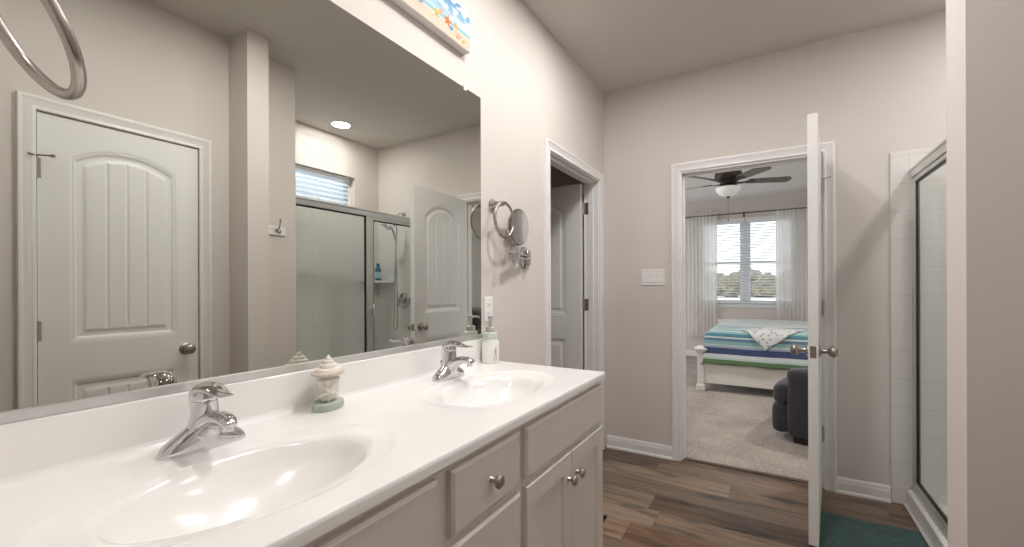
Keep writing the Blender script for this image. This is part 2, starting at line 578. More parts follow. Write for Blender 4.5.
        if smooth is not None:
            for p in me.polygons:
                p.use_smooth = True
            me.set_sharp_from_angle(angle=R(smooth))
        me.update()
        ob = bpy.data.objects.new(name, me)
        COL.objects.link(ob)
        if parent is not None:
            ob.parent = parent
        return ob

def tag(o, label, cat=None, group=None, kind=None):
    if label:
        o['label'] = label
    if cat:
        o['category'] = cat
    if group:
        o['group'] = group
    if kind:
        o['kind'] = kind
    return o

def thing(name, label, cat, loc=(0, 0, 0), rz=0.0, group=None, kind=None):
    o = bpy.data.objects.new(name, None)
    COL.objects.link(o)
    o.location = loc
    o.rotation_euler = (0, 0, rz)
    o.empty_display_size = 0.05
    return tag(o, label, cat, group, kind)

def copy_tree(o, parent=None, loc=None, rz=None):
    c = o.copy()
    COL.objects.link(c)
    if parent is not None:
        c.parent = parent
    if loc is not None:
        c.location = loc
    if rz is not None:
        c.rotation_euler = (0, 0, rz)
    for ch in list(o.children):
        copy_tree(ch, c)
    return c

def struct(name, mb, mat, label, cat, parent=None, smooth=None):
    o = mb.build(name, mat, parent, smooth)
    return tag(o, label, cat, None, 'structure')

def ell(c, ax, ay, n=20, u=(1, 0, 0), v=(0, 1, 0), p=2.0, flat=None):
    """superellipse ring around c"""
    c, u, v = Vector(c), Vector(u), Vector(v)
    out = []
    for j in range(n):
        t = 2 * PI * j / n
        a, b = math.cos(t), math.sin(t)
        a = math.copysign(abs(a) ** (2 / p), a) * ax
        b = math.copysign(abs(b) ** (2 / p), b) * ay
        if flat is not None:
            b = max(b, flat)
        out.append(c + u * a + v * b)
    return out

def rbox(mb, x0, x1, y0, y1, z0, z1, r=0.04, n=7, puff=0.0):
    """soft cushion: rounded box by superellipsoid"""
    c = Vector(((x0 + x1) / 2, (y0 + y1) / 2, (z0 + z1) / 2))
    h = Vector(((x1 - x0) / 2, (y1 - y0) / 2, (z1 - z0) / 2))
    nu, nv = 40, 21
    def P(i, j):
        a = 2 * PI * i / (nu - 1)
        b = -PI / 2 + PI * j / (nv - 1)
        d = Vector((math.cos(b) * math.cos(a), math.cos(b) * math.sin(a), math.sin(b)))
        # push to the inner box then add rounding radius
        e = 0.28
        q = [math.copysign(abs(k) ** e, k) for k in d]
        m = max(abs(k) for k in q)
        q = Vector([k / m if m > 0 else 0 for k in q])
        inner = Vector([q[k] * max(h[k] - r, 0.001) for k in range(3)])
        return c + inner + d * r
    mb.grid(P, nu, nv)
    return mb

# ------------------------------------------------------------------ dimensions
H = 2.74
YF = 3.2206      # far wall face
YB = 3.336       # its bedroom face
XO = 1.69        # wall with the closed door
ZT = 0.9087      # vanity top
YW = 8.2         # bedroom window wall
YN = -1.25

# ------------------------------------------------------------------ room shell
struct('floor', MB().box(-1.7, 2.66, YN - 0.1, 3.262, -0.12, 0), 'floor', 'grey brown wood plank floor of the bathroom', 'floor')
struct('floor_bedroom', MB().box(-2.4, 3.8, 3.262, YW + 0.12, -0.12, 0.006), 'carpet', 'beige pile carpet floor of the bedroom', 'carpet floor')
struct('trim_threshold', MB().box(0.575, 1.375, 3.250, 3.285, 0, 0.009, 0.003), 'dark_wood', 'dark wood threshold strip between plank floor and carpet', 'threshold')
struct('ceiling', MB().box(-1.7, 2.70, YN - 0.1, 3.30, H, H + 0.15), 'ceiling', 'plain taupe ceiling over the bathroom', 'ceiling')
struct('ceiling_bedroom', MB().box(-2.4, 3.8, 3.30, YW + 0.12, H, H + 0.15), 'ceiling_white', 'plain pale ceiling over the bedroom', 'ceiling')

# closet doorway in the mirror wall
CY0, CY1, CH = 2.247, 3.115, 2.052
mb = MB().box(-0.115, 0, 0.02, CY0, 0, H)
mb.box(-0.115, 0, CY1, YF, 0, H)
mb.box(-0.115, 0, CY0, CY1, CH, H)
mb.box(-0.115, 0, YN, 0.02, 0, H)
struct('wall_left', mb, 'wall', 'warm grey wall carrying the big vanity mirror', 'wall')
# far wall with bedroom doorway
DX0, DX1, DH = 0.556, 1.394, 2.060
mb = MB().box(-1.7, DX0, YF, YB, 0, H)
mb.box(DX1, 2.66, YF, YB, 0, H)
mb.box(DX0, DX1, YF, YB, DH, H)
struct('wall_far', mb, 'wall', 'warm grey wall with the open bedroom doorway', 'wall')
# wall with the closed door (seen in the mirror)
EY0, EY1, EH = 0.528, 1.160, 2.034
mb = MB().box(XO, XO + 0.115, YN, EY0, 0, H)
mb.box(XO, XO + 0.115, EY1, 1.3198, 0, H)
mb.box(XO, XO + 0.115, EY0, EY1, EH, H)
mb.box(XO + 0.116, XO + 0.16, EY0 - 0.1, EY1 + 0.1, 0, EH + 0.1)
struct('wall_right', mb, 'wall', 'warm grey wall around the closed white door', 'wall')
# pillar end and the shower's near wall
struct('wall_partition', MB().box(1.4807, 1.8, 1.3198, 1.4428, 0, H), 'wall', 'narrow pale wall end standing out beside the shower', 'wall')
struct('wall_shower_near', MB().box(1.706, 2.66, 1.4428, 1.7508, 0, H), 'wall', 'short wall with the hook rail before the shower', 'wall')
# shower back wall with a high window
SX = 2.544
WY0, WY1, WZ0, WZ1 = 1.86, 2.913, 2.055, 2.362
mb = MB().box(SX, SX + 0.13, 1.7508, WY0, 0, H)
mb.box(SX, SX + 0.13, WY1, YF, 0, H)
mb.box(SX, SX + 0.13, WY0, WY1, 0, WZ0)
mb.box(SX, SX + 0.13, WY0, WY1, WZ1, H)
struct('wall_shower_back', mb, 'wall', 'shower back wall with the small high window', 'wall')
struct('wall_near', MB().box(-0.115, 1.81, YN - 0.1, YN, 0, H), 'wall', 'warm grey wall behind the camera', 'wall')
struct('wall_vanity_end', MB().box(0, 0.62, -0.10, 0.02, 0, H), 'wall', 'short wall closing the near end of the vanity', 'wall')
# closet behind the left doorway
mb = MB().box(-1.7, -1.6, 1.5, YF, 0, H)
mb.box(-1.6, -0.115, 1.5, 1.6, 0, H)
struct('wall_closet', mb, 'wall', 'plain walls of the dim room behind the left doorway', 'wall')
# bedroom walls
BX0, BX1, BZ0, BZ1 = 0.0, 1.47, 0.90, 2.40
mb = MB().box(-2.4, BX0, YW, YW + 0.12, 0, H)
mb.box(BX1, 3.8, YW, YW + 0.12, 0, H)
mb.box(BX0, BX1, YW, YW + 0.12, 0, BZ0)
mb.box(BX0, BX1, YW, YW + 0.12, BZ1, H)
struct('wall_bedroom_window', mb, 'wall', 'bedroom wall with the wide curtained window', 'wall')
LY0, LY1, LZ0, LZ1 = 4.1, 7.3, 0.25, 2.40
mb = MB().box(-2.52, -2.4, YB, LY0, 0, H)
mb.box(-2.52, -2.4, LY1, YW + 0.12, 0, H)
mb.box(-2.52, -2.4, LY0, LY1, 0, LZ0)
mb.box(-2.52, -2.4, LY0, LY1, LZ1, H)
mb.box(-2.4, -1.7, 3.22, YB, 0, H)
struct('wall_bedroom_left', mb, 'wall', 'left hand wall of the bedroom', 'wall')
mb = MB().box(3.8, 3.92, YB, YW + 0.12, 0, H)
mb.box(2.66, 3.92, 3.22, YB, 0, H)
struct('wall_bedroom_right', mb, 'wall', 'right hand wall of the bedroom', 'wall')

# jamb linings, stops and casings
CASE = [(0.0, 0.009), (0.004, 0.012), (0.012, 0.012), (0.016, 0.010), (0.040, 0.016), (0.046, 0.020), (0.056, 0.020), (0.060, 0.015), (0.060, 0.0), (0.0, 0.0)]
def casing(mb, a0, a1, zt, place, rev=0.006, z0=0.0, prof=CASE):
    """mitred casing round an opening; place(a, z, t) gives the 3-d point"""
    a0, a1, zt = a0 - rev, a1 + rev, zt + rev
    rings = []
    for side in range(4):
        ring = []
        for w, t in prof:
            a, z = ((a0 - w, z0), (a0 - w, zt + w), (a1 + w, zt + w), (a1 + w, z0))[side]
            ring.append(place(a, z, t))
        rings.append(ring)
    return mb.loft(rings)

mb = MB()
t_ = 0.018
casing(mb, DX0 + t_, DX1 - t_, DH - t_, lambda a, z, t: (a, YF - t, z), rev=0.011)
casing(mb, DX0 + t_, DX1 - t_, DH - t_, lambda a, z, t: (a, YB + t, z))
mb.box(DX0 - 0.002, DX0 + t_, YF, YB, 0.006, DH)
mb.box(DX1 - t_, DX1 + 0.002, YF, YB, 0.006, DH)
mb.box(DX0 + t_, DX1 - t_, YF, YB, DH - t_, DH + 0.002)
mb.box(DX0 + t_, DX0 + t_ + 0.011, YF + 0.045, YF + 0.08, 0.006, DH - t_)
mb.box(DX1 - t_ - 0.011, DX1 - t_, YF + 0.045, YF + 0.08, 0.006, DH - t_)
mb.box(DX0 + t_, DX1 - t_, YF + 0.045, YF + 0.08, DH - t_ - 0.011, DH - t_)
trim1 = struct('trim_1', mb, 'trim', 'white moulded casing around the bedroom doorway', 'door casing', smooth=30)
mb = MB()
casing(mb, CY0 + t_, CY1 - t_, CH - t_, lambda a, z, t: (t, a, z))
mb.box(-0.115, 0, CY0 - 0.002, CY0 + t_, 0, CH)
mb.box(-0.115, 0, CY1 - t_, CY1 + 0.002, 0, CH)
mb.box(-0.115, 0, CY0 + t_, CY1 - t_, CH - t_, CH + 0.002)
mb.box(-0.075, -0.04, CY0 + t_, CY0 + t_ + 0.011, 0, CH - t_)
mb.box(-0.075, -0.04, CY1 - t_ - 0.011, CY1 - t_, 0, CH - t_)
mb.box(-0.075, -0.04, CY0 + t_, CY1 - t_, CH - t_ - 0.011, CH - t_)
trim2 = struct('trim_2', mb, 'trim', 'white moulded casing around the doorway past the mirror', 'door casing', smooth=30)
mb = MB()
casing(mb, EY0, EY1, EH, lambda a, z, t: (XO - t, a, z), rev=0.0)
struct('trim_3', mb, 'trim', 'white moulded casing around the closed door seen in the mirror', 'door casing', smooth=30)

BASE = [(0.0, 0.0), (0.013, 0.0), (0.013, 0.062), (0.010, 0.070), (0.010, 0.078), (0.005, 0.090), (0.0, 0.092)]
def baseboard(name, label, a0, a1, place):
    mb = MB().loft([[place(a0, w, z) for w, z in BASE], [place(a1, w, z) for w, z in BASE]])
    shoe = [(0.013, 0.0), (0.024, 0.0), (0.022, 0.012), (0.013, 0.018)]
    mb.loft([[place(a0, w, z) for w, z in shoe], [place(a1, w, z) for w, z in shoe]])
    return struct(name, mb, 'trim', label, 'baseboard')
baseboard('baseboard_far_left', 'white baseboard left of the bedroom doorway', 0.025, DX0 - 0.050, lambda a, w, z: (a, YF - w, z))
baseboard('baseboard_far_right', 'white baseboard between the bedroom doorway and the shower', DX1 + 0.050, 1.694, lambda a, w, z: (a, YF - w, z))
baseboard('baseboard_left', 'white baseboard on the mirror wall beside the vanity end', 1.630, CY0 - 0.050, lambda a, w, z: (w, a, z))
baseboard('baseboard_bedroom', 'white baseboard under the bedroom window', -2.4, 3.8, lambda a, w, z: (a, YW - w, z + 0.006))
baseboard('baseboard_right', 'white baseboard beside the closed door', 1.226, 1.318, lambda a, w, z: (XO - w, a, z))

# ------------------------------------------------------------------ doors with arched plank panels
def door_relief(w, panels):
    """depth below the face at (x, z)"""
    def d(x, z):
        for x0, x1, z0, zs, zp in panels:
            if zp > zs:
                half, rise = (x1 - x0) / 2, zp - zs
                rad = (half * half + rise * rise) / (2 * rise)
                cx, cz = (x0 + x1) / 2, zp - rad
                top = (rad - math.hypot(x - cx, z - cz)) if z > cz else 9
            else:
                top = zs - z
            s = min(x - x0, x1 - x, z - z0, top)
            if s <= 0:
                continue
            if s < 0.006:
                return 0.004 * s / 0.006
            if s < 0.012:
                return 0.004 - 0.002 * (s - 0.006) / 0.006
            if s < 0.022:
                return 0.002 + 0.008 * (s - 0.012) / 0.010
            if s < 0.042:
                return 0.010
            if s < 0.054:
                return 0.010 - 0.007 * (s - 0.042) / 0.012
            fx0, fx1 = x0 + 0.052, x1 - 0.052
            k = (x - fx0) / (fx1 - fx0) * 4
            g = abs(k - round(k)) * (fx1 - fx0) / 4
            if 0 < round(k) < 4 and g < 0.008:
                return 0.003 + 0.006 * (1 - g / 0.008)
            return 0.003
        return 0.0
    return d

def make_door(name, label, w, h, loc, rz, panels, z0=0.012, t=0.040, knobs=True, hinge_side=1, hinge_z=(0.336, 1.103, 1.838), stop=False, kz=0.93):
    root = thing(name, label, 'door', loc, rz, kind='structure')
    d = door_relief(w, panels)
    # grid lines: dense where the panels are
    xs = [w * i / 150 for i in range(151)]
    nz = 280
    zs = [z0 + (h - z0) * i / nz for i in range(nz + 1)]
    mb = MB()
    for sg in (1, -1):
        mb.grid(lambda i, j: (xs[i], sg * (t / 2 - d(xs[i], zs[j])), zs[j]), len(xs), len(zs))
    nn = len(xs) * len(zs)
    nx = len(xs)
    loop = [i for i in range(nx)] + [j * nx + nx - 1 for j in range(1, len(zs))] + [(len(zs) - 1) * nx + i for i in range(nx - 2, -1, -1)] + [j * nx for j in range(len(zs) - 2, 0, -1)]
    for a in range(len(loop)):
        b = loop[(a + 1) % len(loop)]
        mb.f.append((loop[a], b, b + nn, loop[a] + nn))
    mb.build('slab', 'door', root, 28)
    if knobs:
        for sg in (1, -1):
            k = MB().lathe([(0.0, 0), (0.031, 0.0), (0.031, 0.004), (0.026, 0.009), (0.012, 0.012), (0.0105, 0.030), (0.013, 0.036), (0.022, 0.042),
                            (0.0275, 0.052), (0.0275, 0.060), (0.022, 0.069), (0.012, 0.073), (0.0, 0.074)], (w - 0.062, sg * t / 2, kz), (0, sg, 0), 28)
            tag(k.build('knob', 'pewter', root, 40), 'pewter round door knob')
        MB().box(w - 0.001, w + 0.002, -0.012, 0.012, kz - 0.028, kz + 0.028, 0.0008).build('latch_plate', 'pewter', root)
    for hz in hinge_z:
        hb = MB()
        ys = hinge_side * (t / 2 + 0.004)
        hb.tube([(-0.004, ys, hz - 0.045), (-0.004, ys, hz + 0.045)], 0.0065, 12)
        hb.box(-0.0035, -0.0005, -t / 2 + 0.008, ys, hz - 0.045, hz + 0.045)
        hb.box(-0.020, 0.012, min(ys, hinge_side * (t / 2 + 0.0008)), max(ys, hinge_side * (t / 2 + 0.0008)) - (0.0022 if hinge_side > 0 else -0.0), hz - 0.044, hz + 0.044, 0.0006)
        hb.lathe([(0.0, 0), (0.004, 0.0), (0.005, 0.004), (0.0, 0.010)], (-0.004, ys, hz + 0.045), (0, 0, 1), 10)
        o = hb.build('hinge', 'pewter', root, 40)
        if stop and hz == max(hinge_z):
            st = MB().tube([(-0.004, ys, hz + 0.05), (0.0, ys + 0.012, hz + 0.053), (0.035, ys + 0.040, hz + 0.053)], 0.004, 8)
            st.tube([(0.033, ys + 0.038, hz + 0.053), (0.045, ys + 0.048, hz + 0.053)], 0.007, 10)
            st.tube([(-0.004, ys, hz + 0.053), (-0.03, ys + 0.02, hz + 0.053)], 0.0045, 8)
            st.build('door_stop', 'pewter', o, 40)
    return root

# bedroom door, hinged on the right jamb, standing open into the bathroom
d1 = math.atan2(-0.768, -0.075)
make_door('door_1', 'white panel door standing open from the bedroom doorway', 0.772, 2.046, (1.3555, 3.2085, 0), d1,
          [(0.128, 0.644, 1.035, 1.815, 1.93), (0.128, 0.644, 0.20, 0.83, 0.83)], z0=0.024, hinge_side=1, stop=True)
make_door('door_2', 'white panel door ajar in the doorway past the mirror', 0.790, 2.025, (-0.126, 3.074, 0), PI,
          [(0.120, 0.670, 1.02, 1.83, 1.93), (0.120, 0.670, 0.20, 0.84, 0.84)], hinge_side=-1)
make_door('door_3', 'closed white arched panel door reflected in the vanity mirror', 0.624, 2.030, (XO + 0.0205, 0.532, 0), PI / 2,
          [(0.106, 0.520, 0.99, 1.848, 1.92), (0.106, 0.520, 0.19, 0.806, 0.806)], hinge_side=1, stop=True, kz=0.905, hinge_z=(0.33, 1.05, 1.78))
# hinge leaves screwed to the jambs
for hz in (1.103, 1.838):
    tag(MB().box(-0.112, -0.078, CY1 - t_ - 0.003, CY1 - t_, hz - 0.045, hz + 0.045, 0.001).build('hinge_leaf', 'pewter', trim2), 'pewter hinge leaf')
for hz in (0.336, 1.103, 1.838):
    tag(MB().box(DX1 - t_ - 0.003, DX1 - t_, YF + 0.004, YF + 0.040, hz - 0.045, hz + 0.045, 0.001).build('hinge_leaf', 'pewter', trim1), 'pewter hinge leaf')

# ------------------------------------------------------------------ vanity cabinet
VY0, VY1, VX = 0.022, 1.606, 0.540
van = thing('vanity_cabinet', 'long greige double vanity cabinet under the white top', 'vanity cabinet', (0.26, 0.8, 0))
VO = (0.26, 0.8, 0)
mb = MB().box(VX - 0.019, VX, VY0, VY1, 0.10, 0.8815)
mb.box(0.002, VX - 0.019, VY0, VY0 + 0.016, 0.10, 0.8815)
mb.box(0.002, VX - 0.019, VY1 - 0.016, VY1, 0.10, 0.8815)
mb.box(0.002, 0.008, VY0 + 0.016, VY1 - 0.016, 0.10, 0.8815)
mb.box(0.008, VX - 0.019, VY0 + 0.016, VY1 - 0.016, 0.10, 0.116)
mb.box(0.002, VX - 0.07, VY0, VY1 - 0.002, 0.0, 0.10)
mb.build('carcass', 'cabinet', van, org=VO)

def slab_front(y0, y1, z0, z1, x0=VX, th=0.017):
    b = 0.007
    mb = MB()
    r0 = [(x0, y0, z0), (x0, y1, z0), (x0, y1, z1), (x0, y0, z1)]
    r1 = [(x0 + th - 0.006, y0, z0), (x0 + th - 0.006, y1, z0), (x0 + th - 0.006, y1, z1), (x0 + th - 0.006, y0, z1)]
    r2 = [(x0 + th, y0 + b, z0 + b), (x0 + th, y1 - b, z0 + b), (x0 + th, y1 - b, z1 - b), (x0 + th, y0 + b, z1 - b)]
    return mb.loft([r0, r1, r2])

def shaker(y0, y1, z0, z1, x0=VX, th=0.017):
    s = 0.058
    mb = MB()
    b = 0.004
    def ring(x, i):
        return [(x, y0 + i, z0 + i), (x, y1 - i, z0 + i), (x, y1 - i, z1 - i), (x, y0 + i, z1 - i)]
    return mb.loft([ring(x0, 0), ring(x0 + th - b, 0), ring(x0 + th, b), ring(x0 + th, s), ring(x0 + th - 0.009, s + 0.006)])

def cab_knob(y, z, parent):
    k = MB().lathe([(0.0, 0), (0.008, 0.0), (0.006, 0.004), (0.005, 0.012), (0.009, 0.016), (0.0155, 0.020), (0.0165, 0.024), (0.013, 0.029), (0.0, 0.0315)],
                   (VX + 0.017, y, z), (1, 0, 0), 24)
    return k.build('knob', 'pewter', parent, 40, org=VO)

for (a, b, kside) in ((0.040, 0.643, 0), (0.994, 1.592, 0)):
    slab_front(a, b, 0.723, 0.861).build('false_front', 'cabinet', van, org=VO)
    mid = (a + b) / 2
    for y0, y1, ky in ((a, mid - 0.002, mid - 0.032), (mid + 0.002, b, mid + 0.034)):
        dr = shaker(y0, y1, 0.125, 0.705).build('door', 'cabinet', van, org=VO)
        cab_knob(ky, 0.625, dr)
for z0, z1 in ((0.723, 0.861), (0.432, 0.705), (0.125, 0.415)):
    dw = slab_front(0.685, 0.963, z0, z1).build('drawer', 'cabinet', van, org=VO)
    cab_knob(0.824, (z0 + z1) / 2, dw)

# ------------------------------------------------------------------ vanity top with two integral oval basins
BAS = [0.424, 1.192]
BXc, BAX, BAY = 0.316, 0.150, 0.236
RIM = 1.24
def bowl_drop(e):
    """depth below the top at elliptic radius e (1 = edge of the bowl)"""
    if e >= RIM:
        return 0.0
    k = min(1.0, (RIM - e) / 0.11)
    d = 0.0040 * k * k * (3 - 2 * k)
    if e > 1.02:
        return d + 0.003 * max(0.0, RIM - 0.11 - e) / 0.11
    k = min(1.0, (1.02 - e) / 0.20)
    d += 0.003 + 0.017 * k * k * (3 - 2 * k)
    q = max(0.0, 1.0 - (e / 0.90) ** 2) if e < 0.90 else 0.0
    return d + 0.105 * q ** 0.85
def top_z(x, y):
    return ZT - min(0.2, max(bowl_drop(math.hypot((x - BXc) / BAX, (y - c) / BAY)) for c in BAS))
X1, Y0t, Y1t = 0.562, 0.0215, 1.609
xa_, xb_ = 0.002, X1 - 0.006
ymid = 0.808
mb = MB()
rings_e = [0.03, 0.15, 0.3, 0.45, 0.6, 0.72, 0.80, 0.86, 0.90, 0.94, 0.97, 1.0, 1.02, 1.05, 1.10, 1.14, 1.17, 1.185, 1.20, 1.215, 1.23, RIM]
front_row, end_row = [], []
for cy, ya_, yb_ in ((BAS[0], Y0t, ymid), (BAS[1], ymid, Y1t - 0.005)):
    nxs, nys = 44, 62
    per = [(xb_, ya_ + (yb_ - ya_) * k / nys) for k in range(nys)] + [(xb_ + (xa_ - xb_) * k / nxs, yb_) for k in range(nxs)] \
        + [(xa_, yb_ + (ya_ - yb_) * k / nys) for k in range(nys)] + [(xa_ + (xb_ - xa_) * k / nxs, ya_) for k in range(nxs)]
    rings = []
    for e in rings_e:
        ring = []
        for x, y in per:
            t = math.atan2((y - cy) / BAY, (x - BXc) / BAX)
            ring.append((BXc + BAX * e * math.cos(t), cy + BAY * e * math.sin(t), ZT - bowl_drop(e)))
        rings.append(ring)
    rings.append([(0.4 * a[0] + 0.6 * b[0], 0.4 * a[1] + 0.6 * b[1], ZT) for a, b in zip(rings[-1], per)])
    rings.append([(x, y, ZT) for x, y in per])
    mb.loft(rings, True, False)
    front_row += [y for x, y in per[:nys]]
    end_row = [x for x, y in per[nys:nys + nxs + 1]]
front_row.append(Y1t - 0.005)
nyg = len(front_row)
# rolled front and end edges down to the underside
edge = [(0.0, 0.0), (0.0035, -0.0015), (0.0055, -0.005), (0.006, -0.010), (0.006, -0.026)]
fr = []
for o, dz in edge:
    oy = o * 5 / 6
    row = [(X1 - 0.006 + o, y, ZT + dz) for y in front_row]
    row[-1] = (X1 - 0.006 + o, Y1t - 0.005 + oy, ZT + dz)
    row += [(x, Y1t - 0.005 + oy, ZT + dz) for x in end_row[1:]]
    fr.append(row)
mb.loft(fr, False, False, closed=False)
mb.add([(X1, Y0t, ZT - 0.026), (X1, Y1t, ZT - 0.026), (0.45, Y1t, ZT - 0.026), (0.45, Y0t, ZT - 0.026)], [(0, 1, 2, 3)])
vtop = mb.build('washbasin_counter', 'marble', None, 35)
tag(vtop, 'glossy white vanity countertop with two moulded oval basins', 'countertop')
tmb = MB().box(0.001, 0.019, 0.0215, Y1t, ZT - 0.001, 1.0115, 0.003)
tmb.prism([(0.017, ZT - 0.0005), (0.034, ZT - 0.0005), (0.034, ZT + 0.0002), (0.0265, ZT + 0.0018), (0.0215, ZT + 0.0065), (0.019, ZT + 0.014), (0.017, ZT + 0.014)], 1, 0.0215, Y1t)
tmb.build('backsplash', 'marble', vtop, 40)
for cy in BAS:
    zb = top_z(BXc, cy)
    dmb = MB().lathe([(0.0, 0.0), (0.021, 0.0), (0.023, 0.002), (0.020, 0.0035), (0.0155, 0.003), (0.015, 0.008), (0.010, 0.011), (0.0, 0.0115)], (BXc, cy, zb), (0, 0, 1), 24)
    dmb.build('drain', 'chrome', vtop, 40)

# ------------------------------------------------------------------ faucets (local: spout along +x, base along y)
def make_faucet(loc, label):
    f = thing('faucet', label, 'faucet', loc, 0, 'chrome faucets on the vanity top')
    # swooping base and central body as one lofted shell running along y
    mb = MB()
    rings = []
    n = 28
    for k in range(33):
        y = -0.080 + 0.160 * k / 32
        a = abs(y)
        u = max(0.0, 1 - a / 0.080)
        hw = 0.027 * math.sqrt(max(0.02, 1 - (a / 0.081) ** 4))
        hgt = 0.005 + 0.013 * min(1, u / 0.15) ** 0.6 + 0.052 * (max(0, u - 0.06) / 0.94) ** 1.15
        rings.append([Vector((math.cos(2 * PI * j / n) * hw, y, max(0.0, 0.002 + abs(math.sin(2 * PI * j / n)) ** 0.7 * math.copysign(1, math.sin(2 * PI * j / n)) * hgt))) for j in range(n)])
    mb.loft(rings)
    # spout
    path = [(-0.006, 0.022), (0.014, 0.048), (0.036, 0.062), (0.060, 0.070), (0.084, 0.071), (0.100, 0.067), (0.108, 0.060)]
    wid = [0.026, 0.026, 0.023, 0.020, 0.018, 0.016, 0.012]
    thk = [0.030, 0.024, 0.017, 0.0135, 0.0115, 0.011, 0.008]
    rings = []
    for i, (px, pz) in enumerate(path):
        q0, q1 = path[max(0, i - 1)], path[min(len(path) - 1, i + 1)]
        tx, tz = q1[0] - q0[0], q1[1] - q0[1]
        l = math.hypot(tx, tz)
        rings.append(ell((px, 0, pz), wid[i], thk[i], 20, (0, 1, 0), (-tz / l, 0, tx / l), 2.4))
    mb.loft(rings)
    body = mb.build('body', 'chrome', f, 50)
    MB().lathe([(0.0, 0.0), (0.0095, 0.0), (0.0105, 0.002), (0.0105, 0.012), (0.0, 0.012)], (0.096, 0, 0.050), (0, 0, 1), 20).build('aerator', 'chrome', f, 40)
    # hub that carries the lever
    mb = MB()
    rings = []
    for z, r, ox, ry in ((0.016, 0.030, -0.002, 0.046), (0.034, 0.0295, 0.0, 0.036), (0.050, 0.0275, 0.002, 0.030), (0.068, 0.0245, 0.004, 0.026), (0.084, 0.023, 0.006, 0.0235), (0.099, 0.022, 0.007, 0.022)):
        rings.append(ell((ox, 0, z), r, ry, 24))
    mb.loft(rings)
    mb.build('hub', 'chrome', f, 45)
    # lever handle: domed cap sweeping forward into a flat blade
    path = [(-0.016, 0.070), (-0.015, 0.096), (-0.008, 0.113), (0.009, 0.124), (0.030, 0.1265), (0.050, 0.1235), (0.070, 0.119), (0.090, 0.1185), (0.104, 0.121)]
    wid = [0.016, 0.021, 0.024, 0.025, 0.024, 0.020, 0.016, 0.013, 0.008]
    thk = [0.010, 0.010, 0.012, 0.012, 0.010, 0.0065, 0.0045, 0.0035, 0.002]
    mb = MB()
    rings = []
    for i, (px, pz) in enumerate(path):
        q0, q1 = path[max(0, i - 1)], path[min(len(path) - 1, i + 1)]
        tx, tz = q1[0] - q0[0], q1[1] - q0[1]
        l = math.hypot(tx, tz)
        rings.append(ell((px, 0, pz), wid[i], thk[i], 20, (0, 1, 0), (-tz / l, 0, tx / l), 2.2))
    mb.loft(rings)
    mb.lathe([(0.0, 0.0), (0.0215, 0.0), (0.0230, 0.012), (0.020, 0.019), (0.0, 0.020)], (0.007, 0, 0.0995), (0, 0, 1), 20)
    mb.build('lever', 'chrome', f, 50)
    mb = MB().tube([(-0.036, 0, 0.002), (-0.036, 0, 0.052)], 0.0028, 10)
    mb.lathe([(0.0, 0), (0.004, 0.0), (0.005, 0.004), (0.003, 0.009), (0.0, 0.010)], (-0.036, 0, 0.052), (0, 0, 1), 12)
    mb.build('lift_rod', 'chrome', f, 40)
    return f
fa = make_faucet((0.104, 0.428, ZT - 0.0005), 'chrome single lever faucet behind the nearer basin')
fb = copy_tree(fa, loc=(0.104, 1.218, ZT - 0.0005))
fb['label'] = 'chrome single lever faucet behind the farther basin, near the soap dispenser'

# ------------------------------------------------------------------ mirror
MY0, MY1, MZ0, MZ1 = 0.024, 1.5625, 1.030, 2.0847
mir = thing('vanity_mirror', 'large frameless wall mirror above the double vanity', 'mirror', (0, 0.8, 1.03))
MO = (0, 0.8, 1.03)
MB().box(0.0012, 0.0062, MY0, MY1, MZ0 - 0.012, MZ1).build('mirror_glass', 'mirror', mir, org=MO)
mb = MB().prism([(0.0008, 1.0125), (0.0115, 1.0125), (0.0115, 1.030), (0.0085, 1.032), (0.0065, 1.030), (0.0008, 1.020)], 1, MY0, MY1 + 0.002)
tag(mb.build('bottom_channel', 'alu', mir, org=MO), 'silver channel along the bottom edge')
for y in (0.35, 1.448):
    c = MB().box(0.0065, 0.0105, y - 0.009, y + 0.009, MZ1 - 0.012, MZ1 + 0.004, 0.0015)
    c.box(0.0006, 0.0105, y - 0.007, y + 0.007, MZ1 + 0.001, MZ1 + 0.014, 0.0015)
    tag(c.build('mirror_clip', 'plastic', mir, org=MO), 'small clear clip on the top edge')

# ------------------------------------------------------------------ painting above the mirror
AY0, AY1, AZ0, AZ1, AXD = 0.62, 1.4475, 2.2215, 2.385, 0.036
art = thing('canvas_painting', 'long beach painting on canvas hanging above the mirror', 'painting', (0, 1.03, 2.22))
AO = (0, 1.03, 2.22)
MB().box(0.001, AXD, AY0, AY1, AZ0, AZ1, 0.002).build('canvas', 'canvas_edge', art, org=AO)
pm = MB().add([(AXD + 0.0006, AY0 + .002, AZ0 + .002), (AXD + 0.0006, AY1 - .002, AZ0 + .002), (AXD + 0.0006, AY1 - .002, AZ1 - .002), (AXD + 0.0006, AY0 + .002, AZ1 - .002)], [(0, 1, 2, 3)])
pf = pm.build('painted_face', 'painting', art, org=AO, uv=[(0, 0), (1, 0), (1, 1), (0, 1)])
def star_poly(cy, cz, r, rot, inner=0.38, n=5):
    return [(cy + (r if k % 2 == 0 else r * inner) * math.cos(rot + PI * k / n), cz + (r if k % 2 == 0 else r * inner) * math.sin(rot + PI * k / n)) for k in range(2 * n)]
def blob_poly(cy, cz, ry, rz_, rot=0.0, n=14):
    return [(cy + ry * math.cos(2 * PI * k / n) * math.cos(rot) - rz_ * math.sin(2 * PI * k / n) * math.sin(rot), cz + ry * math.cos(2 * PI * k / n) * math.sin(rot) + rz_ * math.sin(2 * PI * k / n) * math.cos(rot)) for k in range(n)]
def dab(nm, poly, mat):
    MB().prism(poly, 0, AXD + 0.0007, AXD + 0.0016).build(nm, mat, pf, org=AO)
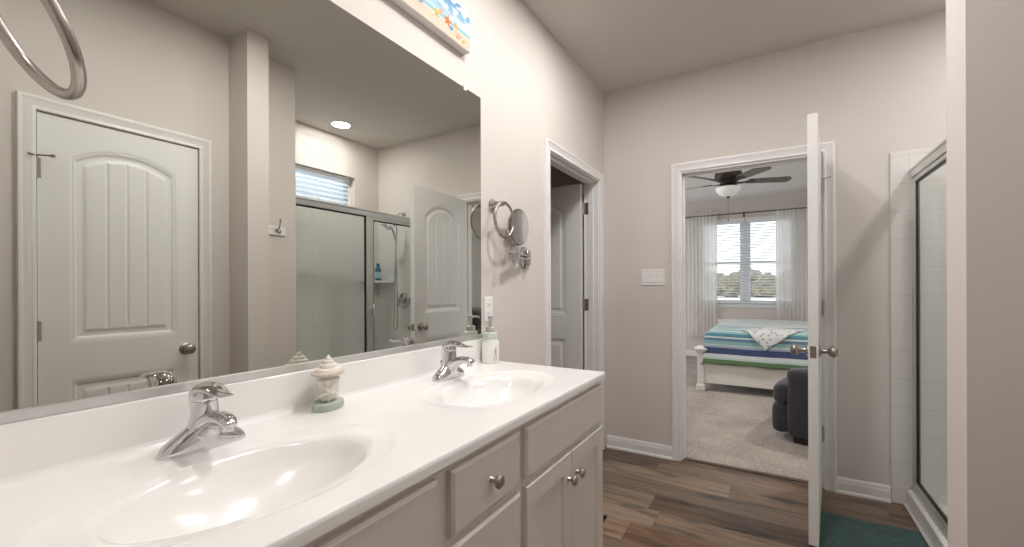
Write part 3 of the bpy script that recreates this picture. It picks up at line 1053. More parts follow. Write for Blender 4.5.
for y, z, r, c, ro in ((1.235, 2.279, 0.021, 'paint_yellow', 0.4), (1.300, 2.281, 0.027, 'paint_orange', 0.15), (1.352, 2.284, 0.017, 'paint_yellow', 0.9), (0.86, 2.275, 0.024, 'paint_orange', 0.5), (0.74, 2.27, 0.02, 'paint_yellow', 0.2)):
    dab('painted_starfish', star_poly(y, z, r, ro), c)
for y, z, a, b, c in ((1.262, 2.298, 0.013, 0.010, 'paint_shell'), (1.368, 2.252, 0.017, 0.011, 'paint_shell'), (1.322, 2.262, 0.013, 0.008, 'paint_blue'), (1.075, 2.290, 0.030, 0.016, 'paint_shell'), (1.150, 2.275, 0.012, 0.008, 'paint_blue'), (1.400, 2.246, 0.010, 0.006, 'paint_yellow'), (0.95, 2.28, 0.026, 0.016, 'paint_shell')):
    dab('painted_shell', blob_poly(y, z, a, b, 0.4), c)

# ------------------------------------------------------------------ towel rings
def make_towel_ring(label, loc, rz, tilt=0.0, roll=0.0):
    """local: wall plane y=0, projecting along -y"""
    t = thing('towel_ring', label, 'towel ring', loc, rz, 'brushed nickel towel rings')
    MB().lathe([(0.0, 0.0008), (0.027, 0.0008), (0.027, 0.006), (0.022, 0.012), (0.0165, 0.026), (0.0125, 0.045), (0.0105, 0.058), (0.0115, 0.062), (0.0, 0.064)], (0, 0, 0), (0, -1, 0), 28).build('mounting_post', 'nickel', t, 40)
    rr = 0.079
    mb = MB()
    base = Vector((0, -0.070, 0.004))
    pts = []
    for k in range(64):
        a = 2 * PI * k / 64
        p = Vector((rr * math.sin(a), 0, rr * math.cos(a) - rr))
        p = Matrix.Rotation(tilt, 3, 'X') @ p
        p = Matrix.Rotation(roll, 3, 'Z') @ p
        pts.append(base + p)
    mb.tube(pts, 0.0068, 12, closed=True)
    mb.lathe([(0.0, 0), (0.009, 0.0), (0.009, 0.016), (0.0, 0.016)], (0, -0.062, 0), (0, -1, 0), 16)
    mb.build('ring', 'nickel', t, 60)
    return t
make_towel_ring('brushed nickel towel ring on the wall just past the mirror', (0, 1.657, 1.622), PI / 2)
make_towel_ring('brushed nickel towel ring cut by the top left corner', (0.384, 0.0205, 1.611), PI, tilt=-0.532)

# ------------------------------------------------------------------ extendable make-up mirror
mk_ = thing('makeup_mirror', 'round swing arm magnifying mirror fixed to the wall', 'wall mirror', (0, 1.963, 1.392))
KO = (0, 1.963, 1.392)
mb = MB().lathe([(0.0, 0.0008), (0.060, 0.0008), (0.060, 0.005), (0.054, 0.010), (0.036, 0.013), (0.0, 0.014)], (0, 1.963, 1.392), (1, 0, 0), 36)
mb.box(0.010, 0.030, 1.950, 1.976, 1.352, 1.432, 0.004)
mb.build('wall_plate', 'chrome', mk_, 40, org=KO)
mb = MB()
for dz in (0.010, -0.010):
    mb.tube([(0.028, 1.963, 1.392 + dz), (0.052, 1.706, 1.392 + dz)], 0.0052, 12)
mb.tube([(0.028, 1.963, 1.356), (0.028, 1.963, 1.428)], 0.0085, 14)
mb.tube([(0.052, 1.706, 1.362), (0.052, 1.706, 1.420)], 0.0095, 14)
mb.tube([(0.052, 1.706, 1.376), (0.048, 1.818, 1.384)], 0.0052, 12)
mb.tube([(0.048, 1.818, 1.374), (0.048, 1.818, 1.428)], 0.0085, 14)
mb.build('swing_arm', 'chrome', mk_, 40, org=KO)
hd = Vector((0.047, 1.818, 1.533))
hn = Vector((0.995, -0.06, -0.05)).normalized()
hb = MB().lathe([(0.0, -0.010), (0.070, -0.010), (0.086, -0.007), (0.091, 0.0), (0.091, 0.006), (0.085, 0.009), (0.0835, 0.0065), (0.0, 0.0065)], hd, hn, 48)
hb.tube([(0.048, 1.818, 1.42), tuple(hd + Vector((0, 0, -0.088)))], 0.007, 12)
head = hb.build('mirror_head', 'chrome', mk_, 35, org=KO)
gm = MB()
prof = [(0.083 * k / 10, 0.0074 + 0.0045 * (k / 10) ** 2 - 0.0045 + 0.004) for k in range(11)]
q = Vector((0, 0, 1)).rotation_difference(hn)
gm.loft([[hd + q @ Vector((max(r, 1e-4) * math.cos(2 * PI * j / 48), max(r, 1e-4) * math.sin(2 * PI * j / 48), h)) for j in range(48)] for r, h in prof], True, False)
gm.build('mirror_glass', 'mirror_small', head, 60, org=KO)

# ------------------------------------------------------------------ outlet and switches
ol = thing('power_outlet', 'white duplex power outlet beside the mirror end', 'outlet', (0, 1.622, 1.138))
OO = (0, 1.622, 1.138)
MB().box(0.0008, 0.0065, 1.588, 1.656, 1.081, 1.195, 0.003).build('cover_plate', 'plastic', ol, org=OO)
for dz in (0.020, -0.020):
    rcp = MB().lathe([(0.0, 0.0), (0.0165, 0.0), (0.016, 0.002), (0.0, 0.002)], (0.0065, 1.622, 1.138 + dz), (1, 0, 0), 20).build('receptacle', 'plastic', ol, org=OO)
    MB().box(0.0084, 0.0090, 1.614, 1.616, 1.134 + dz, 1.143 + dz).box(0.0084, 0.0090, 1.628, 1.630, 1.134 + dz, 1.143 + dz).build('slot', 'slot', rcp, org=OO)
sw = thing('light_switch', 'white triple rocker light switch on the far wall', 'light switch', (0.370, YF, 1.308))
SO = (0.370, YF, 1.308)
MB().box(0.285, 0.455, YF - 0.0065, YF - 0.0008, 1.247, 1.367, 0.003).build('cover_plate', 'plastic', sw, org=SO)
for k in (-1, 0, 1):
    cx = 0.370 + k * 0.047
    p = [(YF - 0.0066, 1.273), (YF - 0.0125, 1.274), (YF - 0.0085, 1.308), (YF - 0.0075, 1.341), (YF - 0.0066, 1.342)]
    MB().prism(p, 0, cx - 0.0165, cx + 0.0165).build('rocker', 'plastic', sw, org=SO)

# ------------------------------------------------------------------ seashell jar
JX, JY = 0.074, 0.742
jar = thing('seashell_jar', 'glass jar with a seashell lid and starfish on a sage base', 'jar', (JX, JY, ZT), 0.35)
MB().lathe([(0.0, 0.0), (0.049, 0.0), (0.051, 0.003), (0.051, 0.019), (0.048, 0.021), (0.0, 0.021)], (0, 0, 0), (0, 0, 1), 40, 0.68, 1.0).build('base', 'sage', jar, 40)
jb = MB()
prof = [(0.0, 0.0215), (0.026, 0.0215), (0.030, 0.028), (0.0335, 0.050), (0.037, 0.075), (0.040, 0.092)]
jb.lathe(prof + [(0.038, 0.092), (0.035, 0.075), (0.0315, 0.050), (0.028, 0.029), (0.024, 0.0245), (0.0, 0.0245)], (0, 0, 0), (0, 0, 1), 36, 0.75, 1.0)
jb.build('glass_body', 'jar_glass', jar, 50)
cf = MB().lathe([(0.0, 0.026), (0.0235, 0.026), (0.0270, 0.032), (0.0305, 0.050), (0.0335, 0.072), (0.034, 0.080), (0.020, 0.088), (0.0, 0.089)], (0, 0, 0), (0, 0, 1), 28, 0.74, 1.0)
tag(cf.build('bath_salts', 'salts', jar, 50), 'cream filling inside the glass')
lid = MB().lathe([(0.0, 0.0925), (0.046, 0.0925), (0.051, 0.096), (0.052, 0.100), (0.046, 0.103), (0.030, 0.106), (0.0, 0.107)], (0, 0, 0), (0, 0, 1), 40, 0.75, 1.0).build('lid', 'shell_rim', jar, 40)
sp = MB().lathe([(0.0, 0.103), (0.040, 0.103), (0.038, 0.1085), (0.026, 0.112), (0.0265, 0.116), (0.0245, 0.121), (0.0175, 0.1235), (0.018, 0.127), (0.016, 0.131), (0.0095, 0.133), (0.009, 0.137), (0.004, 0.143), (0.0, 0.147)], (0, 0, 0), (0, 0, 1), 32, 0.8, 1.0)
tag(sp.build('seashell', 'shell', lid, 40), 'cream spiral seashell finial')
st = MB()
sa = -0.80
c0 = Vector((0.0345 * 0.78 * math.cos(sa), 0.0345 * math.sin(sa), 0.049))
un = Vector((-math.sin(sa), math.cos(sa), 0.06)).normalized()
uv_ = Vector((math.cos(sa) * 0.12, math.sin(sa) * 0.12, 1)).normalized()
for k in range(5):
    a = 2 * PI * k / 5 + 0.9
    dirv = un * math.cos(a) + uv_ * math.sin(a)
    st.tube([c0, c0 + dirv * 0.011, c0 + dirv * 0.027], [0.0075, 0.0058, 0.0018], 10)
tag(st.build('starfish', 'starfish', jar, 60), 'grey white starfish')

# ------------------------------------------------------------------ soap dispenser
sd = thing('soap_dispenser', 'white pump soap dispenser with pale green neck beside the mirror', 'soap dispenser', (0.060, 1.555, ZT), 0.5)
bt = MB().lathe([(0.0, 0.0), (0.036, 0.0), (0.0385, 0.003), (0.0385, 0.086), (0.037, 0.091), (0.0, 0.091)], n=36).build('bottle', 'porcelain', sd, 40)
nk = MB().lathe([(0.0, 0.091), (0.036, 0.091), (0.033, 0.097), (0.029, 0.101), (0.029, 0.112), (0.031, 0.114), (0.031, 0.130), (0.028, 0.133), (0.0, 0.133)], n=36)
tag(nk.build('neck', 'sage_pale', sd, 40), 'pale green glazed neck')
pm_ = MB().lathe([(0.0, 0.133), (0.0205, 0.133), (0.0205, 0.152), (0.018, 0.156), (0.007, 0.157), (0.0065, 0.190), (0.0105, 0.191), (0.0105, 0.203), (0.0, 0.205)], n=28)
pm_.tube([(0, 0, 0.197), (0.0, 0.022, 0.198), (0.0, 0.040, 0.195), (0.0, 0.044, 0.190)], [0.006, 0.005, 0.004, 0.0035], 12)
tag(pm_.build('pump', 'alu', sd, 40), 'brushed metal pump')
mo = MB()
def on_bottle(a, z):
    return (0.0389 * math.sin(a), -0.0389 * math.cos(a), z)
for pts in ([(0.50, 0.018), (0.62, 0.014), (0.80, 0.018), (0.86, 0.030), (0.76, 0.044), (0.64, 0.040), (0.56, 0.030), (0.50, 0.018)],
            [(0.60, 0.040), (0.54, 0.056), (0.66, 0.062), (0.68, 0.046)], [(0.74, 0.044), (0.80, 0.062), (0.72, 0.074), (0.70, 0.058)]):
    mo.tube([on_bottle(a, z) for a, z in pts], 0.0010, 6)
tag(mo.build('grey_drawing', 'motif', bt, 60), 'small grey line drawing on the bottle')

# ------------------------------------------------------------------ hook rail
hk = thing('hook_rail', 'small white board with one metal robe hook beside the shower', 'robe hook', (1.706, 1.616, 1.62))
HO = (1.706, 1.616, 1.62)
MB().box(1.694, 1.7055, 1.560, 1.672, 1.588, 1.648, 0.003).build('backboard', 'trim', hk, org=HO)
mb = MB().lathe([(0, 0), (0.014, 0.0), (0.013, 0.004), (0, 0.006)], (1.694, 1.612, 1.620), (-1, 0, 0), 18)
mb.tube([(1.690, 1.612, 1.622), (1.668, 1.612, 1.632), (1.655, 1.612, 1.655), (1.648, 1.612, 1.690)], [0.005, 0.0045, 0.004, 0.006], 10)
mb.tube([(1.690, 1.612, 1.616), (1.672, 1.612, 1.600), (1.655, 1.612, 1.600), (1.648, 1.612, 1.614)], [0.005, 0.0045, 0.004, 0.006], 10)
mb.build('hook', 'pewter', hk, 40, org=HO)

# ------------------------------------------------------------------ shower: tile, pan, enclosure
TZ = 2.0
mb = MB().box(1.696, SX, YF - 0.010, YF - 0.0002, 0.0, TZ, 0.003)
mb.box(SX - 0.010, SX - 0.0002, 1.7508 + 0.010, YF - 0.010, 0.05, TZ)
mb.box(1.715, SX, 1.7510, 1.7608, 0.05, TZ, 0.003)
struct('wall_tile', mb, 'tile', 'white square tile lining the shower walls', 'wall tile')
mb = MB().box(1.762, 1.846, 1.7612, YF - 0.0102, 0, 0.098, 0.008)
mb.box(1.846, SX - 0.0102, 1.7612, YF - 0.0102, 0, 0.045)
mb.box(1.748, 1.762, 1.7612, YF - 0.0102, 0, 0.016, 0.005)
sp_ = struct('shower_pan', mb, 'plastic', 'white shower pan with a raised curb along the glass', 'shower pan')

GX = 1.802
enc = thing('shower_enclosure', 'framed glass shower enclosure with satin metal rails', 'shower enclosure', (GX, 2.48, 0.098))
EO = (GX, 2.48, 0.098)
S0, S1 = 1.7615, YF - 0.0105
SZ0, SZ1 = 0.0985, 1.892
PY0, PY1 = 2.425, 2.475
hr = MB().prism([(GX - 0.020, SZ1 - 0.052), (GX - 0.020, SZ1 - 0.016), (GX - 0.026, SZ1 - 0.012), (GX - 0.026, SZ1 - 0.002), (GX - 0.022, SZ1), (GX + 0.022, SZ1), (GX + 0.020, SZ1 - 0.052)], 1, S0, S1)
hr.build('header_rail', 'alu', enc, org=EO)
MB().prism([(GX - 0.022, SZ0), (GX - 0.022, SZ0 + 0.012), (GX - 0.012, SZ0 + 0.030), (GX + 0.014, SZ0 + 0.030), (GX + 0.022, SZ0 + 0.012), (GX + 0.022, SZ0)], 1, S0, S1).build('sill_track', 'alu', enc, org=EO)
for y0, y1 in ((S0, S0 + 0.022), (S1 - 0.022, S1), (PY0, PY1)):
    MB().box(GX - 0.016, GX + 0.016, y0, y1, SZ0 + 0.030, SZ1 - 0.052, 0.003).build('post', 'alu', enc, org=EO)
def framed_glass(nm, y0, y1, door):
    z0, z1 = SZ0 + 0.031, SZ1 - 0.053
    g = MB().box(GX - 0.003, GX + 0.003, y0 + 0.006, y1 - 0.006, z0 + 0.006, z1 - 0.006).build(nm, 'shower_glass', enc, org=EO)
    w = 0.024 if door else 0.0
    fr_ = MB()
    gs = MB()
    i = w
    k = 0.009
    for a, b, c, d_ in ((y0 + i, y1 - i, z0 + i, z0 + i + k), (y0 + i, y1 - i, z1 - i - k, z1 - i), (y0 + i, y0 + i + k, z0 + i, z1 - i), (y1 - i - k, y1 - i, z0 + i, z1 - i)):
        gs.box(GX - 0.007, GX + 0.007, a, b, c, d_)
    gs.build('gasket', 'gasket', g, org=EO)
    if door:
        for a, b, c, d_ in ((y0 + 0.001, y1 - 0.001, z0, z0 + w), (y0 + 0.001, y1 - 0.001, z1 - w, z1), (y0 + 0.001, y0 + w, z0 + w, z1 - w), (y1 - w, y1 - 0.001, z0 + w, z1 - w)):
            fr_.box(GX - 0.012, GX + 0.012, a, b, c, d_, 0.002)
        fr_.build('door_frame', 'alu', g, org=EO)
        MB().box(GX - 0.034, GX - 0.012, y0 + 0.004, y0 + 0.016, 0.99, 1.10, 0.004).build('door_pull', 'alu', g, 40, org=EO)
framed_glass('fixed_pane', S0 + 0.022, PY0, False)
framed_glass('glass_door', PY1, S1 - 0.022, True)

# shower fittings on the far wall
YT = YF - 0.0105
hs = thing('hand_shower', 'hand shower on a wall arm with a looping hose', 'shower head', (2.15, YT, 1.99))
HS = (2.15, YT, 1.99)
mb = MB().lathe([(0, 0), (0.030, 0.0), (0.028, 0.006), (0.012, 0.010), (0, 0.010)], (2.150, YT, 1.992), (0, -1, 0), 24)
mb.tube([(2.150, YT - 0.005, 1.992), (2.150, YT - 0.060, 1.998), (2.150, YT - 0.105, 1.965), (2.150, YT - 0.125, 1.900)], 0.0095, 12)
mb.lathe([(0, 0), (0.017, 0.0), (0.020, 0.015), (0.018, 0.035), (0, 0.037)], (2.150, YT - 0.128, 1.855), (0, 0.15, 1), 18)
mb.build('wall_arm', 'chrome', hs, 40, org=HS)
mb = MB().tube([(2.148, YT - 0.128, 1.72), (2.150, YT - 0.136, 1.78), (2.158, YT - 0.155, 1.830), (2.175, YT - 0.185, 1.852)], [0.010, 0.0125, 0.0135, 0.016], 14)
ax = Vector((0.30, -0.45, -0.84)).normalized()
mb.lathe([(0, -0.022), (0.020, -0.020), (0.048, -0.004), (0.053, 0.006), (0.051, 0.012), (0, 0.012)], (2.192, YT - 0.205, 1.850), ax, 28)
mb.build('spray_head', 'chrome', hs, 40, org=HS)
hose = []
for k in range(49):
    t = k / 48
    if t < 0.5:
        z = 1.72 - (1.72 - 0.86) * (t / 0.5)
        x = 2.148 - 0.012 * math.sin(PI * t)
    elif t < 0.66:
        a = (t - 0.5) / 0.16 * PI
        z = 0.86 - 0.048 * math.sin(a)
        x = 2.136 + 0.030 * (1 - math.cos(a))
    else:
        z = 0.86 + (1.90 - 0.86) * ((t - 0.66) / 0.34)
        x = 2.196 - 0.044 * ((t - 0.66) / 0.34)
    hose.append((x, YT - 0.120 + 0.02 * t, z))
MB().tube(hose, 0.0065, 10).build('hose', 'chrome', hs, 60, org=HS)
sv = thing('shower_valve', 'round chrome shower valve with a lever on the tiled wall', 'shower valve', (2.147, YT, 1.105))
SV = (2.147, YT, 1.105)
MB().lathe([(0, 0.0005), (0.083, 0.0005), (0.083, 0.004), (0.070, 0.012), (0.034, 0.018), (0.032, 0.045), (0, 0.047)], (2.147, YT, 1.105), (0, -1, 0), 36).build('escutcheon', 'chrome', sv, 40, org=SV)
MB().lathe([(0, 0.047), (0.024, 0.047), (0.026, 0.060), (0.020, 0.072), (0, 0.074)], (2.147, YT, 1.105), (0, -1, 0), 24).tube([(2.147, YT - 0.062, 1.105), (2.165, YT - 0.072, 1.060), (2.175, YT - 0.075, 1.030)], [0.010, 0.008, 0.006], 10).build('lever', 'chrome', sv, 40, org=SV)
# corner shelf and bottle
n = 14
cs_poly = [(SX - 0.0105, YT)] + [(SX - 0.0105 - 0.235 * math.sin(PI / 2 * k / n) ** 0.9, YT - 0.235 * math.cos(PI / 2 * k / n) ** 0.9) for k in range(n + 1)]
tag(MB().prism(cs_poly, 2, 1.292, 1.312).build('corner_shelf', 'porcelain'), 'white quarter round shelf in the shower corner', 'shelf')
bo = thing('shampoo_bottle', 'dark blue bottle standing on the shower corner shelf', 'bottle', (2.445, 3.125, 1.312))
MB().lathe([(0, 0), (0.033, 0.0), (0.036, 0.004), (0.036, 0.115), (0.030, 0.135), (0.014, 0.142), (0, 0.142)], n=28, sy=0.7).build('bottle_body', 'blue_bottle', bo, 40)
MB().lathe([(0, 0.142), (0.017, 0.142), (0.017, 0.178), (0.013, 0.182), (0, 0.182)], n=20).build('cap', 'blue_bottle', bo, 40)
MB().lathe([(0.0363, 0.025), (0.0368, 0.026), (0.0368, 0.090), (0.0363, 0.091)], n=28, sy=0.71).build('bottle_label', 'bottle_label', bo, 40)

# shower window and its blind
mb = MB()
fx0, fx1 = SX + 0.072, SX + 0.112
for a, b, c, d_ in ((WY0, WY1, WZ0, WZ0 + 0.042), (WY0, WY1, WZ1 - 0.042, WZ1), (WY0, WY0 + 0.05, WZ0 + 0.042, WZ1 - 0.042), (WY1 - 0.085, WY1, WZ0 + 0.042, WZ1 - 0.042)):
    mb.box(fx0, fx1, a, b, c, d_, 0.004)
w1 = thing('window_1', 'small high window over the shower reflected in the mirror', 'window', (SX + 0.09, 2.39, WZ0), kind='structure')
WO1 = (SX + 0.09, 2.39, WZ0)
mb.build('window_frame', 'vinyl', w1, org=WO1)
MB().box(SX + 0.090, SX + 0.096, WY0 + 0.045, WY1 - 0.045, WZ0 + 0.037, WZ1 - 0.037).build('pane', 'glass', w1, org=WO1)
mb = MB()
zz = WZ0 + 0.062
while zz < WZ1 - 0.045:
    c, s_ = math.cos(R(58)) * 0.025, math.sin(R(58)) * 0.025
    mb.add([(SX + 0.052 + sx * c + o * 0.0012, y, zz + sx * s_ - o * 0.0008) for o in (-1, 1) for (sx, y) in ((-1, WY0 + 0.052), (1, WY0 + 0.052), (1, WY1 - 0.052), (-1, WY1 - 0.052))],
           [(0, 1, 2, 3), (7, 6, 5, 4), (0, 4, 5, 1), (1, 5, 6, 2), (2, 6, 7, 3), (3, 7, 4, 0)])
    zz += 0.044
bl = thing('window_blind', 'small white slatted blind in the high shower window', 'window blind', (SX + 0.052, 2.39, WZ0))
BO = (SX + 0.052, 2.39, WZ0)
mb.build('slats', 'blind_blue', bl, org=BO)
MB().box(SX + 0.030, SX + 0.070, WY0 + 0.052, WY1 - 0.052, WZ1 - 0.044, WZ1 - 0.004, 0.003).build('head_rail', 'vinyl', bl, org=BO)

# ------------------------------------------------------------------ bath mat
mb = MB()
mnx, mny = 40, 60
mx0, mx1, my0, my1 = 1.30, 1.742, 2.02, 2.885
def matP(i, j):
    u, v = i / (mnx - 1), j / (mny - 1)
    e = min(u * (mx1 - mx0), (1 - u) * (mx1 - mx0), v * (my1 - my0), (1 - v) * (my1 - my0))
    h = 0.014 * min(1, (e / 0.015)) ** 0.5 + 0.001
    x, y = mx0 + u * (mx1 - mx0), my0 + v * (my1 - my0)
    return (x + 0.006 * math.sin(9 * y), y + 0.012 * math.sin(7 * x + 1) - 0.03 * u * (1 - u), h + 0.0012 * math.sin(90 * x) * math.sin(80 * y))
mb.grid(matP, mnx, mny)
mb.add([matP(0, 0), matP(mnx - 1, 0), matP(mnx - 1, mny - 1), matP(0, mny - 1)], [(0, 3, 2, 1)])
tag(mb.build('bath_mat', 'mat_teal', None, 60), 'dark teal bath mat on the floor before the shower', 'bath mat')

# spring door stop on the vanity end
ds = thing('spring_door_stop', 'small dark spring door stop low on the vanity end', 'door stop', (0.525, VY1, 0.290))
pts = []
for k in range(73):
    a = 2 * PI * k / 9
    pts.append((0.006 * math.cos(a), 0.006 + 0.090 * k / 72, 0.006 * math.sin(a)))
MB().lathe([(0, 0.0005), (0.011, 0.0005), (0.009, 0.006), (0, 0.007)], (0, 0, 0), (0, 1, 0), 16).tube(pts, 0.0014, 6).build('spring', 'bronze', ds, 50)
MB().lathe([(0, 0), (0.008, 0), (0.008, 0.010), (0.005, 0.014), (0, 0.014)], (0, 0.095, 0), (0, 1, 0), 14).build('tip', 'bronze', ds, 40)

# ------------------------------------------------------------------ recessed ceiling lights (each carries its own lamp; several are added fill)
CL = ['round recessed ceiling light over the floor beside the near end of the vanity', 'round recessed ceiling light over the far end of the vanity',  # the near-end light is unseen, added to brighten the vanity fronts
      'round recessed ceiling light over the floor before the farther basin', 'round recessed ceiling light over the floor before the makeup mirror', 'round recessed ceiling light over the shower, reflected in the mirror',  # first two are unseen, added to lift the bathroom and far wall
      'round recessed ceiling light at the left of the bedroom ceiling', 'round recessed ceiling light at the right of the bedroom ceiling']  # both are unseen, added to brighten the bedroom
for (x, y, wt), lb in zip(CAN, CL):
    c = thing('ceiling_light', lb, 'ceiling light', (x, y, H), 0, 'recessed ceiling lights')
    MB().lathe([(0.058, -0.0003), (0.082, -0.0003), (0.080, -0.006), (0.066, -0.009), (0.058, -0.004)], n=36).build('trim_ring', 'plastic', c, 40)
    MB().lathe([(0.0, -0.0005), (0.0575, -0.0005), (0.0575, -0.003), (0.0, -0.005)], n=36).build('lens', 'lens', c, 40)
    ld = bpy.data.lights.new('ceiling_lamp', 'AREA')
    ld.shape = 'DISK'
    ld.size = 0.15
    ld.energy = wt
    ld.color = CAN_COLOR
    lo = bpy.data.objects.new('ceiling_lamp', ld)
    COL.objects.link(lo)
    lo.location = (0, 0, -0.0075)
    lo.parent = c

# ------------------------------------------------------------------ bedroom window, blinds, curtains
w2 = thing('window_2', 'wide double hung bedroom window behind white blinds', 'window', (0.735, YW + 0.06, BZ0), kind='structure')
WO = (0.735, YW + 0.06, BZ0)
XM = 0.735
mb = MB()
y0, y1 = YW + 0.045, YW + 0.10
for a, b, c, d_ in ((BX0, BX1, BZ0, BZ0 + 0.05), (BX0, BX1, BZ1 - 0.05, BZ1), (BX0, BX0 + 0.05, BZ0 + .05, BZ1 - .05), (BX1 - 0.05, BX1, BZ0 + .05, BZ1 - .05), (XM - 0.045, XM + 0.045, BZ0 + .05, BZ1 - .05)):
    mb.box(a, b, y0, y1, c, d_, 0.004)
mb.build('window_frame', 'vinyl', w2, org=WO)
zmid = 1.645
for xa, xb in ((BX0 + 0.05, XM - 0.045), (XM + 0.045, BX1 - 0.05)):
    for za, zb_, yo in ((BZ0 + 0.05, zmid + 0.02, 0.0), (zmid - 0.02, BZ1 - 0.05, 0.022)):
        sb = MB()
        for a, b, c, d_ in ((xa, xb, za, za + 0.04), (xa, xb, zb_ - 0.04, zb_), (xa, xa + 0.035, za + .04, zb_ - .04), (xb - 0.035, xb, za + .04, zb_ - .04)):
            sb.box(a, b, YW + 0.055 + yo, YW + 0.076 + yo, c, d_)
        so = sb.build('sash', 'vinyl', w2, org=WO)
        MB().box(xa + 0.03, xb - 0.03, YW + 0.063 + yo, YW + 0.067 + yo, za + 0.035, zb_ - 0.035).build('pane', 'glass', so, org=WO)
MB().box(BX0 - 0.03, BX1 + 0.03, YW - 0.025, YW + 0.045, BZ0 - 0.022, BZ0 + 0.001, 0.004).build('window_sill', 'trim', w2, org=WO)
for xa, xb, lb in ((BX0 + 0.01, XM - 0.006, 'white horizontal blind in the left half of the bedroom window'), (XM + 0.006, BX1 - 0.01, 'white horizontal blind in the right half of the bedroom window')):
    b2 = thing('window_blind', lb, 'window blind', ((xa + xb) / 2, YW + 0.02, BZ0 + 0.01), 0, 'blinds in the bedroom window')
    O2 = ((xa + xb) / 2, YW + 0.02, BZ0 + 0.01)
    mb = MB()
    zz = BZ0 + 0.05
    while zz < BZ1 - 0.07:
        c, s_ = math.cos(R(-15)) * 0.0235, math.sin(R(-15)) * 0.0235
        mb.add([(x, YW + 0.020 + sg * c, zz + sg * s_ + o * 0.0013) for o in (-1, 1) for (sg, x) in ((-1, xa), (1, xa), (1, xb), (-1, xb))],
               [(0, 1, 2, 3), (7, 6, 5, 4), (0, 4, 5, 1), (1, 5, 6, 2), (2, 6, 7, 3), (3, 7, 4, 0)])
        zz += 0.047
    mb.build('slats', 'blind', b2, org=O2)
    MB().box(xa, xb, YW - 0.012, YW + 0.043, BZ1 - 0.075, BZ1 - 0.003, 0.004).build('head_rail', 'vinyl', b2, org=O2)
    MB().box(xa, xb, YW + 0.0, YW + 0.040, BZ0 + 0.004, BZ0 + 0.026, 0.004).build('bottom_rail', 'vinyl', b2, org=O2)
    cd = MB()
    for xc in (xa + 0.11, xb - 0.11):
        cd.box(xc - 0.0012, xc + 0.0012, YW - 0.005, YW - 0.003, BZ0 + 0.02, BZ1 - 0.07)
    cd.build('ladder_cord', 'vinyl', b2, org=O2)

w3 = thing('window_3', 'bedroom side window out of the picture', 'window', (-2.46, 5.7, LZ0), kind='structure')  # unseen window added to let more daylight into the bedroom
W3 = (-2.46, 5.7, LZ0)
mb = MB()
for a, b, c, d_ in ((LY0, LY1, LZ0, LZ0 + 0.05), (LY0, LY1, LZ1 - 0.05, LZ1), (LY0, LY0 + 0.05, LZ0 + .05, LZ1 - .05), (LY1 - 0.05, LY1, LZ0 + .05, LZ1 - .05), (5.66, 5.74, LZ0 + .05, LZ1 - .05)):
    mb.box(-2.49, -2.44, a, b, c, d_, 0.004)
mb.build('window_frame', 'vinyl', w3, org=W3)
MB().box(-2.468, -2.462, LY0 + 0.045, LY1 - 0.045, LZ0 + 0.045, LZ1 - 0.045).build('pane', 'glass', w3, org=W3)

rod = thing('curtain_rod', 'thin bronze curtain rod above the bedroom window', 'curtain rod', (0.72, YW - 0.10, 2.465))
RO = (0.72, YW - 0.10, 2.465)
MB().tube([(-0.22, YW - 0.10, 2.465), (1.66, YW - 0.10, 2.465)], 0.011, 12).build('pole', 'rod', rod, 40, org=RO)
for x, sg in ((-0.22, -1), (1.66, 1)):
    MB().lathe([(0, 0), (0.013, 0), (0.013, 0.012), (0.024, 0.025), (0.027, 0.040), (0.018, 0.056), (0, 0.060)], (x, YW - 0.10, 2.465), (sg, 0, 0), 18).build('finial', 'rod', rod, 40, org=RO)
for x in (-0.14, 0.72, 1.60):
    MB().box(x - 0.010, x + 0.010, YW - 0.108, YW - 0.0005, 2.437, 2.453, 0.002).box(x - 0.016, x + 0.016, YW - 0.006, YW - 0.0005, 2.41, 2.50, 0.002).lathe([(0.012, -0.008), (0.016, -0.008), (0.016, 0.008), (0.012, 0.008)], (x, YW - 0.10, 2.465), (1, 0, 0), 16).build('bracket', 'rod', rod, 40, org=RO)

def curtain(label, x0, x1, seed, zb=0.36):
    rnd = random.Random(seed)
    ph = [rnd.uniform(0, 6.28) for _ in range(4)]
    nu, nv = 150, 40
    th = 0.0012
    def P(i, j, off=0.0):
        u, v = i / (nu - 1), j / (nv - 1)
        z = zb + (2.515 - zb) * v
        g = 1 - 0.25 * (v ** 3)
        a = u * 2 * PI * 8.5 + 0.5 * math.sin(u * 9 + ph[0]) + 0.25 * math.sin(3 * v + ph[1])
        amp = 0.026 * (0.75 + 0.25 * math.sin(u * 17 + ph[2]))
        if v > 0.985:
            amp *= 0.8
        # narrower waist where it hangs, gathered on the rod
        xm = (x0 + x1) / 2
        x = xm + (u - 0.5) * (x1 - x0) * (1.0 - 0.04 * math.sin(PI * v)) + 0.010 * math.sin(2 * a)
        return (x, YW - 0.098 + amp * math.sin(a) + off + 0.02 * (1 - v) * math.sin(5 * u + ph[3]), z + 0.006 * math.sin(20 * u + ph[1]) * (1 - v) + 0.006 * math.sin(a) * (v > 0.99))
    mb = MB().grid(lambda i, j: P(i, j, -th), nu, nv)
    return tag(mb.build('curtain', 'sheer', None, 70, fix=False), label, 'curtain', 'white curtains at the bedroom window')
curtain('white sheer curtain hanging at the left side of the bedroom window', -0.17, 0.33, 3, 0.38)
curtain('white sheer curtain hanging at the right side of the bedroom window', 1.17, 1.63, 5, 0.38)

